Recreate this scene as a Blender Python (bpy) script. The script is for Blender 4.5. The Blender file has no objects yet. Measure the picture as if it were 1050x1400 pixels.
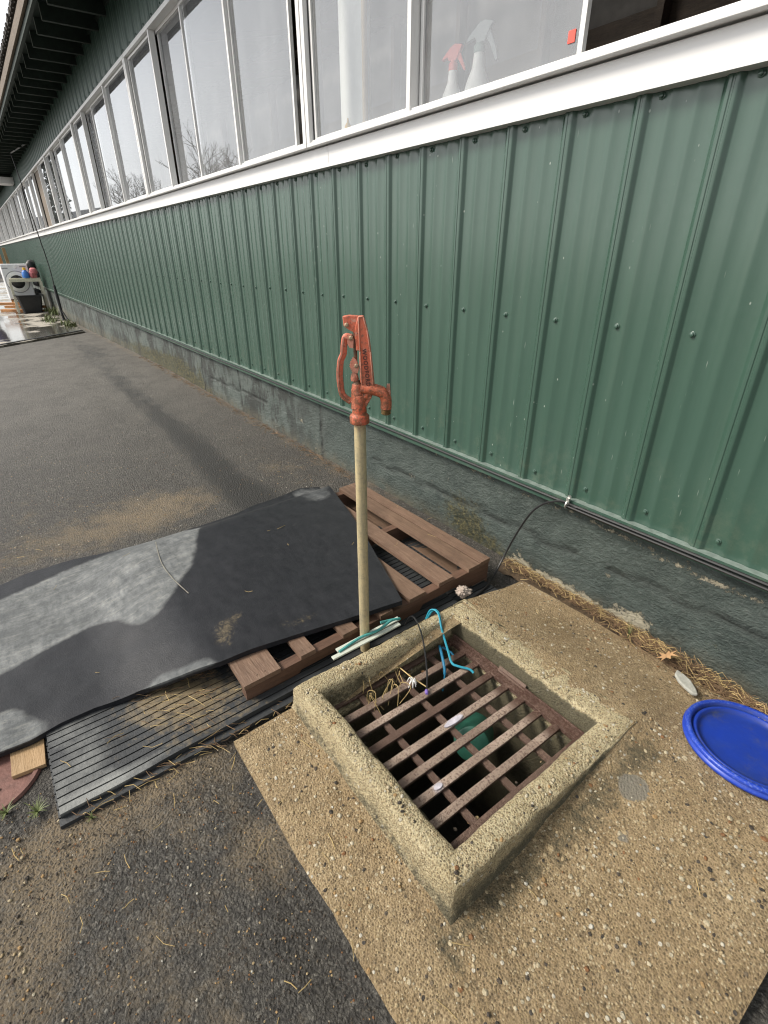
import bpy, bmesh, math, random
import numpy as np
from mathutils import Vector, Matrix, noise
random.seed(7); rng = np.random.default_rng(7)
S = bpy.context.scene
COL = S.collection
# ------------------------------------------------------------------ camera, light, exposure
RM = ((5.96003430e-01, -7.15207276e-01, -3.65045837e-01),
      (8.02981645e-01, 5.30500740e-01, 2.71642121e-01),
      (-6.23335105e-04, -4.55024743e-01, 8.90478576e-01))
cd = bpy.data.cameras.new("camera"); cam = bpy.data.objects.new("camera", cd); COL.objects.link(cam)
cd.sensor_fit = 'HORIZONTAL'; cd.sensor_width = 36; cd.lens = 36 * 689.56 / 1050
cd.clip_start = .02; cd.clip_end = 2000
m = Matrix(((RM[0][0], RM[0][2], -RM[0][1], .6835), (RM[1][0], RM[1][2], -RM[1][1], -1.5925),
            (RM[2][0], RM[2][2], -RM[2][1], .7683), (0, 0, 0, 1)))
cam.matrix_world = m
S.camera = cam
SUN_EL, SUN_AZ = math.radians(43), math.radians(214)     # azimuth measured from +Y clockwise
W = bpy.data.worlds.new("World"); S.world = W; W.use_nodes = True
wn = W.node_tree; bg = wn.nodes['Background']
sky = wn.nodes.new('ShaderNodeTexSky'); sky.sky_type = 'NISHITA'; sky.sun_disc = False
sky.sun_elevation = SUN_EL; sky.sun_rotation = SUN_AZ; sky.dust_density = 1.5; sky.air_density = 1.2
hs = wn.nodes.new('ShaderNodeHueSaturation'); hs.inputs['Saturation'].default_value = .10
wn.links.new(sky.outputs[0], hs.inputs['Color']); wn.links.new(hs.outputs[0], bg.inputs[0])
bg.inputs[1].default_value = .12
sd = bpy.data.lights.new("sun", 'SUN'); sd.energy = 2.3; sd.angle = math.radians(18); sd.color = (1, .92, .80)
sun = bpy.data.objects.new("sun", sd); COL.objects.link(sun)
dv = Vector((math.sin(SUN_AZ) * math.cos(SUN_EL), math.cos(SUN_AZ) * math.cos(SUN_EL), math.sin(SUN_EL)))
sun.rotation_euler = dv.to_track_quat('Z', 'Y').to_euler(); sun.location = (0, -6, 8)
S.view_settings.view_transform = 'Standard'; S.view_settings.look = 'None'
S.view_settings.exposure = .86; S.view_settings.gamma = 1
S.render.engine = 'CYCLES'
S.cycles.use_denoising = True; S.cycles.denoiser = 'OPENIMAGEDENOISE'; S.cycles.denoising_input_passes = 'RGB_ALBEDO_NORMAL'; S.cycles.denoising_prefilter = 'ACCURATE'; S.cycles.pixel_filter_type = 'BLACKMAN_HARRIS'; S.cycles.filter_width = 1.15; S.cycles.max_bounces = 6; S.cycles.transparent_max_bounces = 12

# ------------------------------------------------------------------ mesh helpers
def sm(t):
    t = min(max(t, 0.), 1.); return t * t * (3 - 2 * t)
WL = {}
class MB:
    def __init__(s): s.v = []; s.f = []; s.a = {}
    def add(s, v, f, **attrs):
        b = len(s.v); s.v += [tuple(p) for p in v]; s.f += [tuple(i + b for i in q) for q in f]
        for k, val in attrs.items():
            s.a.setdefault(k, {})
            for i in range(len(v)): s.a[k][b + i] = val if not isinstance(val, (list, tuple)) else val[i]
        return s
    def box(s, x0, x1, y0, y1, z0, z1, **k):
        v = [(x0,y0,z0),(x1,y0,z0),(x1,y1,z0),(x0,y1,z0),(x0,y0,z1),(x1,y0,z1),(x1,y1,z1),(x0,y1,z1)]
        return s.add(v, [(0,3,2,1),(4,5,6,7),(0,1,5,4),(1,2,6,5),(2,3,7,6),(3,0,4,7)], **k)
    def bar(s, p0, p1, w, h, up=(0,0,1), seg=1, **k):
        p0 = Vector(p0); p1 = Vector(p1); d = (p1 - p0).normalized(); sd_ = d.cross(Vector(up)).normalized(); u = sd_.cross(d)
        v = []; f = []
        for i in range(seg + 1):
            c = p0.lerp(p1, i / seg)
            v += [c - sd_*w/2 - u*h/2, c + sd_*w/2 - u*h/2, c + sd_*w/2 + u*h/2, c - sd_*w/2 + u*h/2]
        for i in range(seg):
            a = 4 * i
            for j in range(4): f.append((a+j, a+(j+1)%4, a+4+(j+1)%4, a+4+j))
        f += [(3,2,1,0), tuple(4*seg + j for j in range(4))]
        return s.add(v, f, **k)
    def tube(s, pts, r, n=8, flat=1., **k):
        pts = [Vector(p) for p in pts]; v = []; f = []; prev = None
        N = len(pts)
        for i, p in enumerate(pts):
            t = (pts[min(i+1,N-1)] - pts[max(i-1,0)]).normalized()
            if prev is None:
                a = Vector((0,0,1)) if abs(t.z) < .9 else Vector((1,0,0))
                u = t.cross(a).normalized()
            else:
                u = (prev - t * prev.dot(t)).normalized()
            prev = u; w = t.cross(u)
            rr = r[i] if isinstance(r, (list, tuple)) else r
            for j in range(n):
                an = 2*math.pi*j/n
                v.append(p + u*math.cos(an)*rr + w*math.sin(an)*rr*flat)
        for i in range(N-1):
            for j in range(n): f.append((i*n+j, i*n+(j+1)%n, (i+1)*n+(j+1)%n, (i+1)*n+j))
        f += [tuple(range(n))[::-1], tuple((N-1)*n+j for j in range(n))]
        return s.add(v, f, **k)
    def lathe(s, prof, c=(0,0,0), n=32, axis=(0,0,1), **k):
        ax = Vector(axis).normalized(); a = Vector((1,0,0)) if abs(ax.x) < .9 else Vector((0,1,0))
        u = ax.cross(a).normalized(); w = ax.cross(u); c = Vector(c); v = []; f = []
        for r, z in prof:
            for j in range(n):
                an = 2*math.pi*j/n; v.append(c + ax*z + (u*math.cos(an) + w*math.sin(an))*max(r, 1e-5))
        for i in range(len(prof)-1):
            for j in range(n): f.append((i*n+j, i*n+(j+1)%n, (i+1)*n+(j+1)%n, (i+1)*n+j))
        f += [tuple(range(n))[::-1], tuple((len(prof)-1)*n+j for j in range(n))]
        return s.add(v, f, **k)
    def prism(s, poly, o, ux, uy, th, **k):
        o = Vector(o); ux = Vector(ux).normalized(); uy = Vector(uy).normalized(); nz = ux.cross(uy); n = len(poly)
        v = [o + ux*a + uy*b - nz*th/2 for a, b in poly] + [o + ux*a + uy*b + nz*th/2 for a, b in poly]
        f = [tuple(range(n))[::-1], tuple(range(n, 2*n))] + [(i, (i+1)%n, n+(i+1)%n, n+i) for i in range(n)]
        return s.add(v, f, **k)
    def build(s, name, mat, parent=None, smooth=False, bevel=0, origin=None, keep=False):
        me = bpy.data.meshes.new(name)
        V = np.array([tuple(p) for p in s.v], dtype=float)
        if parent is not None: loc = Vector(WL[parent])
        elif origin is not None: loc = Vector(origin)
        else: loc = Vector(((V[:,0].min()+V[:,0].max())/2, (V[:,1].min()+V[:,1].max())/2, V[:,2].min()))
        V = V - np.array(loc)
        me.from_pydata(V.tolist(), [], s.f)
        for k, dct in s.a.items():
            at = me.attributes.new(k, 'FLOAT', 'POINT'); arr = np.zeros(len(V)); 
            for i, val in dct.items(): arr[i] = val
            at.data.foreach_set('value', arr)
        me.update()
        o = bpy.data.objects.new(name, me); COL.objects.link(o)
        if mat: me.materials.append(mat)
        if not keep: bm = bmesh.new(); bm.from_mesh(me); bmesh.ops.recalc_face_normals(bm, faces=bm.faces); bm.to_mesh(me); bm.free()
        if smooth:
            me.polygons.foreach_set('use_smooth', [True]*len(me.polygons))
            if smooth != 'all':
                me.set_sharp_from_angle(angle=math.radians(38))
        if bevel:
            b = o.modifiers.new('bevel', 'BEVEL'); b.width = bevel; b.segments = 2; b.limit_method = 'ANGLE'
        if parent is not None: o.parent = parent; WL[o] = tuple(loc)
        else: o.location = loc; WL[o] = tuple(loc)
        return o
def tag(o, label=None, cat=None, group=None, kind=None):
    if label: o['label'] = label
    if cat: o['category'] = cat
    if group: o['group'] = group
    if kind: o['kind'] = kind
    return o
def thing(name, loc, label, cat, group=None):
    o = bpy.data.objects.new(name, None); COL.objects.link(o); o.location = loc; WL[o] = tuple(loc)
    o.empty_display_size = .1
    return tag(o, label, cat, group)
def smooth_path(pts, n=8):
    P = [Vector(p) for p in pts]; out = []
    for i in range(len(P)-1):
        p0 = P[max(i-1,0)]; p1 = P[i]; p2 = P[i+1]; p3 = P[min(i+2,len(P)-1)]
        for j in range(n):
            t = j/n
            out.append(.5*((2*p1) + (p2-p0)*t + (2*p0-5*p1+4*p2-p3)*t*t + (3*p1-p0-3*p2+p3)*t**3))
    out.append(P[-1]); return out

# ------------------------------------------------------------------ material helpers
class NT:
    def __init__(s, name):
        s.m = bpy.data.materials.new(name); s.m.use_nodes = True; s.t = s.m.node_tree
        s.b = s.t.nodes['Principled BSDF']; s.o = s.t.nodes['Material Output']
        tc = s.t.nodes.new('ShaderNodeTexCoord'); s.co = tc.outputs['Object']
    def link(s, a, b): s.t.links.new(a, b)
    def setin(s, sock, val):
        if hasattr(val, 'is_output') or isinstance(val, bpy.types.NodeSocket): s.link(val, sock)
        elif val is not None: sock.default_value = val
    def scale(s, sc, vec=None, rot=(0,0,0)):
        n = s.t.nodes.new('ShaderNodeMapping'); n.inputs['Scale'].default_value = sc; n.inputs['Rotation'].default_value = rot
        s.link(vec or s.co, n.inputs[0]); return n.outputs[0]
    def noise(s, sc, det=4, ro=.55, vec=None, dist=0):
        n = s.t.nodes.new('ShaderNodeTexNoise'); n.inputs['Scale'].default_value = sc; n.inputs['Detail'].default_value = det
        n.inputs['Roughness'].default_value = ro; n.inputs['Distortion'].default_value = dist
        s.link(vec or s.co, n.inputs['Vector']); return n.outputs['Fac']
    def voro(s, sc, vec=None, feature='F1', rnd=1):
        n = s.t.nodes.new('ShaderNodeTexVoronoi'); n.feature = feature; n.inputs['Scale'].default_value = sc
        n.inputs['Randomness'].default_value = rnd
        s.link(vec or s.co, n.inputs['Vector']); return n
    def wave(s, sc, vec=None, dist=2, det=2, direction='X', dsc=1):
        n = s.t.nodes.new('ShaderNodeTexWave'); n.bands_direction = direction; n.inputs['Scale'].default_value = sc
        n.inputs['Distortion'].default_value = dist; n.inputs['Detail'].default_value = det; n.inputs['Detail Scale'].default_value = dsc
        s.link(vec or s.co, n.inputs['Vector']); return n.outputs['Fac']
    def ramp(s, fac, stops, interp='LINEAR'):
        mx = max(p for p, _ in stops)
        if mx > 1: fac = s.math('MULTIPLY', fac, 1/mx); stops = [(p/mx, c_) for p, c_ in stops]
        n = s.t.nodes.new('ShaderNodeValToRGB'); n.color_ramp.interpolation = interp; e = n.color_ramp.elements
        while len(e) < len(stops): e.new(.5)
        for i, (p, c) in enumerate(stops):
            e[i].position = p; e[i].color = (c, c, c, 1) if isinstance(c, (int, float)) else (*c, 1)
        s.link(fac, n.inputs[0]); return n.outputs[0]
    def mix(s, f, a, b, mode='MIX'):
        n = s.t.nodes.new('ShaderNodeMix'); n.data_type = 'RGBA'; n.blend_type = mode
        s.setin(n.inputs[0], f)
        for k, v in ((6, a), (7, b)):
            if isinstance(v, tuple) and len(v) == 3: v = (*v, 1)
            s.setin(n.inputs[k], v)
        return n.outputs[2]
    def math(s, op, a, b=None, c=None):
        n = s.t.nodes.new('ShaderNodeMath'); n.operation = op
        s.setin(n.inputs[0], a); s.setin(n.inputs[1], b)
        if c is not None: s.setin(n.inputs[2], c)
        return n.outputs[0]
    def attr(s, name):
        n = s.t.nodes.new('ShaderNodeAttribute'); n.attribute_name = name; return n.outputs['Fac']
    def bump(s, h, st=.5, dist=.01, nrm=None):
        n = s.t.nodes.new('ShaderNodeBump'); n.inputs['Strength'].default_value = st; n.inputs['Distance'].default_value = dist
        s.link(h, n.inputs['Height'])
        if nrm: s.link(nrm, n.inputs['Normal'])
        return n.outputs[0]
    def out(s, col=None, rough=None, nrm=None, metal=None, spec=None):
        if isinstance(col, tuple): col = (*col, 1)
        s.setin(s.b.inputs['Base Color'], col); s.setin(s.b.inputs['Roughness'], rough)
        if nrm: s.link(nrm, s.b.inputs['Normal'])
        s.setin(s.b.inputs['Metallic'], metal); s.setin(s.b.inputs['Specular IOR Level'], spec)
        return s.m
def simple(name, col, rough=.6, var=.15, sc=30, bump=.15, metal=0, dist=.002):
    n = NT(name); f = n.noise(sc, 6, .6)
    g = n.noise(sc*.13, 3, .5)
    c = n.mix(n.ramp(f, [(.3, 0), (.7, 1)]), tuple(x*(1-var) for x in col), tuple(min(1, x*(1+var)) for x in col))
    c = n.mix(n.math('MULTIPLY', n.ramp(g, [(.35, 0), (.7, 1)]), .5), c, tuple(x*(1-1.5*var) for x in col))
    return n.out(c, rough, n.bump(f, bump, dist), metal)

# siding: satin green paint on steel
n = NT('green_painted_steel')
st = n.noise(3.0, 5, .6, n.scale((6, 1, .5)))
fi = n.noise(60, 4, .6)
c = n.mix(n.ramp(st, [(.3, 0), (.75, 1)]), (.036, .076, .056), (.045, .090, .067))
sc_ = n.voro(15, n.scale((1.8, 1, 1))).outputs['Distance']
sp = n.math('MULTIPLY', n.ramp(sc_, [(.03, 1), (.075, 0)]), n.ramp(n.noise(5.3, 2), [(.48, 0), (.56, 1)]))
sc2 = n.voro(22, n.scale((3, 1, .35), rot=(0,.4,0))).outputs['Distance']
sp2 = n.math('MULTIPLY', n.ramp(sc2, [(.03, 1), (.11, 0)]), n.ramp(n.noise(4.3, 3), [(.54, 0), (.62, 1)]))
c = n.mix(n.math('MULTIPLY', n.math('MAXIMUM', sp, sp2), .60), c, (.40, .45, .40))
drt = n.ramp(n.noise(2.4, 8, .7, n.scale((5, 1, .35))), [(.56, 0), (.8, .16)]); c = n.mix(drt, c, (.11, .14, .11))
dz = n.t.nodes.new('ShaderNodeSeparateXYZ'); n.link(n.co, dz.inputs[0])
low = n.math('MULTIPLY', n.ramp(dz.outputs[2], [(.55, 1), (.85, 0)]), n.ramp(n.noise(14, 6, .75), [(.50, 0), (.80, .40)]))
c = n.mix(low, c, (.16, .17, .12))
big = n.noise(1.7, 2, .5, n.scale((1.5, 1, .6)))
M_SIDE = n.out(c, n.ramp(fi, [(.3, .17), (.7, .27)]), n.bump(big, .35, .02, n.bump(fi, .03, .001)), spec=.6)
n = NT('dark_green_steel')
st = n.noise(3.0, 5, .6, n.scale((6, 1, .5)))
M_SIDE2 = n.out(n.mix(st, (.035, .07, .055), (.05, .095, .075)), .42, n.bump(n.noise(2, 2), .2, .01))
# white trim
n = NT('white_trim'); f = n.noise(45, 6, .65); g = n.noise(4, 4, .6, n.scale((.6, 1, 3)))
c = n.mix(n.ramp(f, [(.6, 0), (.9, .15)]), (.70, .695, .69), (.6, .58, .54))
c = n.mix(n.ramp(g, [(.5, 0), (.8, .10)]), c, (.6, .58, .53))
M_WHITE = n.out(c, .42, n.bump(f, .08, .001))
n = NT('window_vinyl'); f = n.noise(30, 6, .7, n.scale((1, 1, .3)))
M_VINYL = n.out(n.mix(n.ramp(f, [(.55, 0), (.85, .45)]), (.70, .70, .69), (.48, .47, .43)), .4)
M_TRACK = simple('window_track', (.10, .10, .10), .5, .3)
# glass with a film of dust
n = NT('dusty_glass')
nt = n.t; gl = nt.nodes.new('ShaderNodeBsdfGlossy'); gl.inputs['Roughness'].default_value = .015; gl.inputs[0].default_value = (.95, .97, 1, 1)
tr = nt.nodes.new('ShaderNodeBsdfTransparent'); tr.inputs[0].default_value = (.97, .98, .98, 1)
df = nt.nodes.new('ShaderNodeBsdfDiffuse'); df.inputs[0].default_value = (.80, .82, .84, 1)
fr = nt.nodes.new('ShaderNodeFresnel'); fr.inputs['IOR'].default_value = 1.62
m1 = nt.nodes.new('ShaderNodeMixShader'); m2 = nt.nodes.new('ShaderNodeMixShader')
smz = n.noise(5, 5, .6, n.scale((1, 1, .5)), .6)
spk = n.ramp(n.voro(38).outputs['Distance'], [(0, 1), (.05, 0)])
dust = n.math('ADD', n.ramp(smz, [(.3, .12), (.7, .20)]), n.math('MULTIPLY', spk, .25))
n.link(dust, m1.inputs[0]); n.link(tr.outputs[0], m1.inputs[1]); n.link(df.outputs[0], m1.inputs[2])
frr = n.math('MINIMUM', n.math('MULTIPLY', fr.outputs[0], 1.45), .85)
n.link(frr, m2.inputs[0]); n.link(m1.outputs[0], m2.inputs[1]); n.link(gl.outputs[0], m2.inputs[2])
n.link(m2.outputs[0], n.o.inputs[0]); M_GLASS = n.m
# foundation
n = NT('painted_foundation')
f = n.noise(70, 8, .7); g = n.noise(9, 5, .6); vz = n.noise(28, 6, .7, n.scale((1, 1, 1.4)))
c = n.mix(n.ramp(g, [(.3, 0), (.7, 1)]), (.040, .056, .050), (.088, .112, .100))
c = n.mix(n.ramp(f, [(.52, 0), (.72, .6)]), c, (.15, .17, .155)); c = n.mix(n.ramp(n.noise(45, 8, .8), [(.34, .6), (.46, 0)]), c, (.026, .032, .030))
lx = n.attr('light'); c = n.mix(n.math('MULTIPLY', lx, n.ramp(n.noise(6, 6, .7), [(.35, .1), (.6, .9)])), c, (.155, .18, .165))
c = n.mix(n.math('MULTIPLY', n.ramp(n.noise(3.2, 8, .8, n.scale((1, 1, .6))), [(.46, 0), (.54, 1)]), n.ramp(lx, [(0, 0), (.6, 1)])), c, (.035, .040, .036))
hz = n.math('MULTIPLY', n.attr('low'), n.ramp(n.noise(13, 6, .7), [(.35, 0), (.65, .9)]))
c = n.mix(hz, c, (.12, .105, .07))
mo = n.math('MULTIPLY_ADD', n.noise(26, 9, .85), 2.4, n.attr('moss')); mo = n.ramp(mo, [(1.52, 0), (1.80, .88)])
mc = n.mix(n.ramp(n.noise(60, 4), [(.44, 0), (.68, 1)]), (.028, .032, .016), (.15, .125, .045))
c = n.mix(mo, c, mc)
ch = n.math('MULTIPLY_ADD', n.noise(24, 9, .8), 2.4, n.attr('chip')); ch = n.ramp(ch, [(1.62, 0), (1.74, 1)])
cc = n.mix(n.noise(80, 3), (.50, .46, .32), (.38, .34, .27)); c = n.mix(ch, c, cc)
cr = n.attr('crack'); c = n.mix(cr, c, (.02, .022, .02))
h = n.math('ADD', n.math('MULTIPLY', f, .5), vz); h = n.math('SUBTRACT', h, n.math('MULTIPLY', ch, .4)); h = n.math('SUBTRACT', h, n.math('MULTIPLY', cr, 1.2))
h = n.math('ADD', h, n.math('MULTIPLY', n.noise(150, 4, .7), .3))
M_FOUND = n.out(c, .68, n.bump(h, 1., .022))
# asphalt
n = NT('asphalt')
nd = n.t.nodes.new('ShaderNodeTexNoise'); nd.inputs['Scale'].default_value = 60; nd.inputs['Detail'].default_value = 5; n.link(n.co, nd.inputs['Vector'])
vm = n.t.nodes.new('ShaderNodeVectorMath'); vm.operation = 'MULTIPLY_ADD'; n.link(nd.outputs['Color'], vm.inputs[0]); vm.inputs[1].default_value = (.016, .016, .016); n.link(n.co, vm.inputs[2])
v = n.voro(150, vm.outputs[0]); v2 = n.voro(62, vm.outputs[0]); d = n.noise(170, 8, .9)
cell = n.t.nodes.new('ShaderNodeSeparateColor'); n.link(v.outputs['Color'], cell.inputs[0])
c = n.ramp(cell.outputs[0], [(0, (.058, .052, .045)), (.5, (.096, .087, .075)), (.85, (.145, .132, .112)), (.965, (.19, .175, .15)), (1, (.46, .43, .37))])
c = n.mix(n.ramp(v.outputs['Distance'], [(.30, 0), (.62, .8)]), c, (.030, .027, .023))
c = n.mix(n.ramp(d, [(.40, .55), (.52, 0)]), c, (.024, .022, .020))
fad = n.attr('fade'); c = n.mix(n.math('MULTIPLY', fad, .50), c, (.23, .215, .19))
c = n.mix(n.ramp(n.noise(3.0, 9, .8), [(.42, .45), (.56, 0)]), c, (.040, .036, .032))
c = n.mix(n.ramp(n.noise(110, 8, .95), [(.53, 0), (.62, .8)]), c, (.26, .245, .21)); c = n.mix(n.ramp(n.noise(95, 8, .95), [(.38, .9), (.47, 0)]), c, (.016, .015, .014))
c = n.mix(n.ramp(n.noise(52, 9, .9), [(.52, 0), (.64, .7)]), c, (.25, .235, .205)); c = n.mix(n.ramp(n.noise(43, 9, .9), [(.37, .85), (.49, 0)]), c, (.018, .017, .016))
dn = n.math('MULTIPLY_ADD', n.noise(8, 9, .8), 1.6, n.attr('dirt')); dm = n.ramp(dn, [(1.10, 0), (1.55, .9)])
dg = n.math('MULTIPLY', dm, n.ramp(n.math('MULTIPLY_ADD', n.noise(160, 4, .8), .6, v.outputs['Distance']), [(.45, .12), (.85, 1)]))
dc = n.mix(n.noise(200, 3), (.31, .245, .16), (.17, .13, .085)); c = n.mix(dg, c, dc)
wt = n.ramp(n.math('MULTIPLY_ADD', n.noise(7, 9, .8, n.scale((.5, 1, 1))), 1.5, n.attr('wet')), [(1.02, 0), (1.35, .80)]); c = n.mix(wt, c, (.014, .013, .012))
h = n.math('SUBTRACT', n.math('MULTIPLY', d, .9), v.outputs['Distance']); h = n.math('SUBTRACT', h, n.math('MULTIPLY', v2.outputs['Distance'], .5))
rr = n.mix(wt, n.ramp(dg, [(0, .62), (1, .9)]), (.40, .40, .40))
M_ASPH = n.out(c, rr, n.bump(h, 1., .008))
# exposed aggregate concrete
def aggregate(name, base1, base2, mossy=False):
    n = NT(name)
    v = n.voro(210); v2 = n.voro(75); f = n.noise(400, 3, .7); g = n.noise(7, 6, .65)
    s1 = n.t.nodes.new('ShaderNodeSeparateColor'); n.link(v.outputs['Color'], s1.inputs[0])
    s2 = n.t.nodes.new('ShaderNodeSeparateColor'); n.link(v2.outputs['Color'], s2.inputs[0])
    c = n.mix(n.ramp(g, [(.3, 0), (.72, 1)]), base1, base2)
    c = n.mix(n.ramp(f, [(.34, .5), (.50, 0)]), c, (.09, .062, .03)); c = n.mix(n.ramp(n.noise(26, 8, .8), [(.36, .65), (.50, 0)]), c, tuple(x*.38 for x in base1)); c = n.mix(n.ramp(n.noise(3.1, 5, .7), [(.50, 0), (.72, .45)]), c, tuple(x*.5 for x in base1))
    sand = n.ramp(s1.outputs[0], [(0, (.05, .035, .018)), (.3, (.15, .10, .045)), (.65, (.30, .215, .105)), (.88, (.46, .36, .20)), (1, (.60, .52, .36))])
    c = n.mix(n.math('MULTIPLY', n.ramp(v.outputs['Distance'], [(.35, 1), (.6, 0)]), .72), c, sand)
    pm = n.math('MULTIPLY', n.ramp(v2.outputs['Distance'], [(.26, 1), (.34, 0)]), n.ramp(s2.outputs[1], [(.78, 0), (.80, 1)]))
    pc = n.ramp(s2.outputs[0], [(0, (.06, .055, .05)), (.12, (.10, .08, .06)), (.25, (.30, .22, .12)), (.6, (.46, .40, .28)), (.9, (.60, .56, .47))])
    c = n.mix(pm, c, pc)
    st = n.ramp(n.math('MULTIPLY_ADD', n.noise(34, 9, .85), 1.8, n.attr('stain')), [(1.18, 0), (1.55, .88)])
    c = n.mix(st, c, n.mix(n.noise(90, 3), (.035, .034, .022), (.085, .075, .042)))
    c = n.mix(n.ramp(n.math('MULTIPLY_ADD', n.noise(30, 5, .7), .35, n.attr('mortar')), [(.62, 0), (.70, .9)]), c, (.20, .185, .15))
    h = n.math('MULTIPLY_ADD', v.outputs['Distance'], -.7, n.math('MULTIPLY', f, .4)); h = n.math('ADD', h, n.math('MULTIPLY', pm, .5))
    h = n.math('ADD', h, n.math('MULTIPLY', n.noise(60, 8, .8), 1.5))
    pr = n.attr('pebcol'); isp = n.attr('peb')
    pcc = n.ramp(pr, [(0, (.028, .026, .026)), (.12, (.05, .04, .035)), (.17, (.14, .05, .03)), (.24, (.40, .20, .06)), (.34, (.42, .30, .15)), (.6, (.55, .46, .30)), (.8, (.62, .56, .42)), (1, (.66, .64, .56))])
    pcc = n.mix(n.ramp(n.noise(300, 2), [(.4, 0), (.7, .4)]), pcc, (.25, .19, .11))
    c = n.mix(isp, c, pcc)
    return n.out(c, .75, n.bump(h, .9, .007))
M_SLAB = aggregate('exposed_aggregate_slab', (.30, .212, .112), (.46, .352, .208))
M_CURB = aggregate('aggregate_curb', (.46, .38, .22), (.66, .58, .38))
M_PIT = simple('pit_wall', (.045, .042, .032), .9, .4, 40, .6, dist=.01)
# rubber
n = NT('rubber_mat'); f = n.noise(220, 4, .7); g = n.noise(14, 7, .7, n.scale((1, 2.2, 1), rot=(0,0,.3)))
g2 = n.noise(22, 8, .75, n.scale((3.2, .7, 1), rot=(0,0,.25)), .6)
d = n.attr('dry'); e = n.ramp(n.math('ADD', d, n.math('MULTIPLY', n.math('SUBTRACT', n.noise(9, 8, .75), .5), .75)), [(.36, 0), (.66, 1)])
wet = n.mix(n.ramp(g, [(.35, 0), (.7, 1)]), (.010, .011, .014), (.022, .023, .027))
dryc = n.mix(n.ramp(g, [(.3, 0), (.75, 1)]), (.085, .092, .097), (.27, .28, .28)); dryc = n.mix(n.ramp(g2, [(.50, 0), (.80, .7)]), dryc, (.40, .40, .36)); dryc = n.mix(n.ramp(n.noise(5, 8, .75, n.scale((1.4, .5, 1), rot=(0,0,.5))), [(.40, .6), (.58, 0)]), dryc, (.05, .055, .06))
c = n.mix(e, wet, dryc)
c = n.mix(n.ramp(g2, [(.62, 0), (.78, .30)]), c, (.22, .22, .20))
sa = n.math('MULTIPLY_ADD', n.noise(60, 9, .9, dist=.4), 1.6, n.attr('sand')); sa = n.ramp(sa, [(1.25, 0), (1.7, .7)]); c = n.mix(sa, c, (.33, .26, .15))
M_RUB = n.out(c, n.mix(e, (.42, .42, .42), (.8, .8, .8)), n.bump(n.math('ADD', f, n.math('MULTIPLY', g2, 1.2)), .35, .003), spec=.28)
n = NT('ribbed_rubber'); g = n.noise(6, 7, .7); f = n.noise(120, 4, .7)
e = n.ramp(n.math('MULTIPLY_ADD', n.noise(9, 7, .7), .9, n.attr('dry')), [(.65, 0), (1.05, 1)])
c = n.mix(e, (.028, .031, .034), n.mix(f, (.12, .135, .14), (.30, .30, .28)))
sa = n.math('MULTIPLY_ADD', n.noise(30, 7, .75), 1.4, n.attr('sand')); c = n.mix(n.ramp(sa, [(1.0, 0), (1.35, .85)]), c, (.20, .155, .09))
c = n.mix(n.attr('groove'), c, (.012, .012, .012))
M_RIB = n.out(c, .55, n.bump(f, .4, .003))
# wood
def wood(name, c1, c2, axis='Y', wear=.3, wearc=(.30, .24, .17)):
    n = NT(name); sc = {'X': (1.2, 14, 14), 'Y': (14, 1.2, 14), 'Z': (14, 14, 1.2)}[axis]
    v = n.scale(sc); g = n.noise(5, 7, .7, v, .6); g2 = n.noise(16, 5, .7, v)
    c = n.mix(n.ramp(g, [(.3, 0), (.7, 1)]), c1, c2)
    c = n.mix(n.ramp(g2, [(.52, 0), (.72, wear)]), c, wearc)
    c = n.mix(n.ramp(n.noise(6, 5, .7), [(.45, 0), (.8, .6)]), c, tuple(x*.45 for x in c1))
    c = n.mix(n.ramp(g2, [(.30, .6), (.40, 0)]), c, tuple(x*.3 for x in c1))
    return n.out(c, .65, n.bump(n.math('ADD', g, g2), .5, .004))
M_WOODX = wood('red_brown_pallet_wood', (.105, .062, .040), (.20, .125, .082), 'X', .5, (.22, .15, .10))
M_WOODX2 = wood('weathered_pallet_wood', (.12, .070, .045), (.21, .130, .088), 'X', .6, (.29, .21, .145))
M_WOODY = wood('pallet_stringer_wood', (.080, .042, .026), (.145, .078, .050), 'Y', .3, (.16, .10, .07))
M_TAN = wood('tan_block_wood', (.30, .19, .09), (.42, .28, .15), 'X', .2, (.35, .27, .17))
M_POLE = wood('broom_pole_wood', (.50, .36, .20), (.60, .45, .28), 'Z', .1)
M_BARNW = wood('barn_interior_wood', (.03, .02, .012), (.075, .048, .028), 'X', .3, (.10, .07, .04))
M_FASC = wood('weathered_fascia', (.10, .07, .045), (.17, .125, .085), 'X', .4)
# rusty steel
n = NT('rusty_bars'); f = n.noise(150, 5, .7); g = n.noise(10, 6, .7); sp = n.voro(260).outputs['Distance']
c = n.mix(n.ramp(g, [(.35, 0), (.65, 1)]), (.080, .046, .034), (.18, .118, .090))
c = n.mix(n.ramp(f, [(.42, 0), (.56, .9)]), c, (.055, .022, .013)); c = n.mix(n.ramp(n.noise(28, 6, .8), [(.52, 0), (.62, .7)]), c, (.06, .03, .022))
c = n.mix(n.math('MULTIPLY', n.attr('wear'), n.ramp(f, [(.38, 0), (.52, 1)])), c, (.42, .33, .265))
c = n.mix(n.attr('paint'), c, n.mix(n.ramp(f, [(.4,0),(.6,1)]), (.30,.27,.30), (.60,.58,.62)))
M_RUST = n.out(c, .68, n.bump(n.math('ADD', f, sp), .6, .003), .15)
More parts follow.
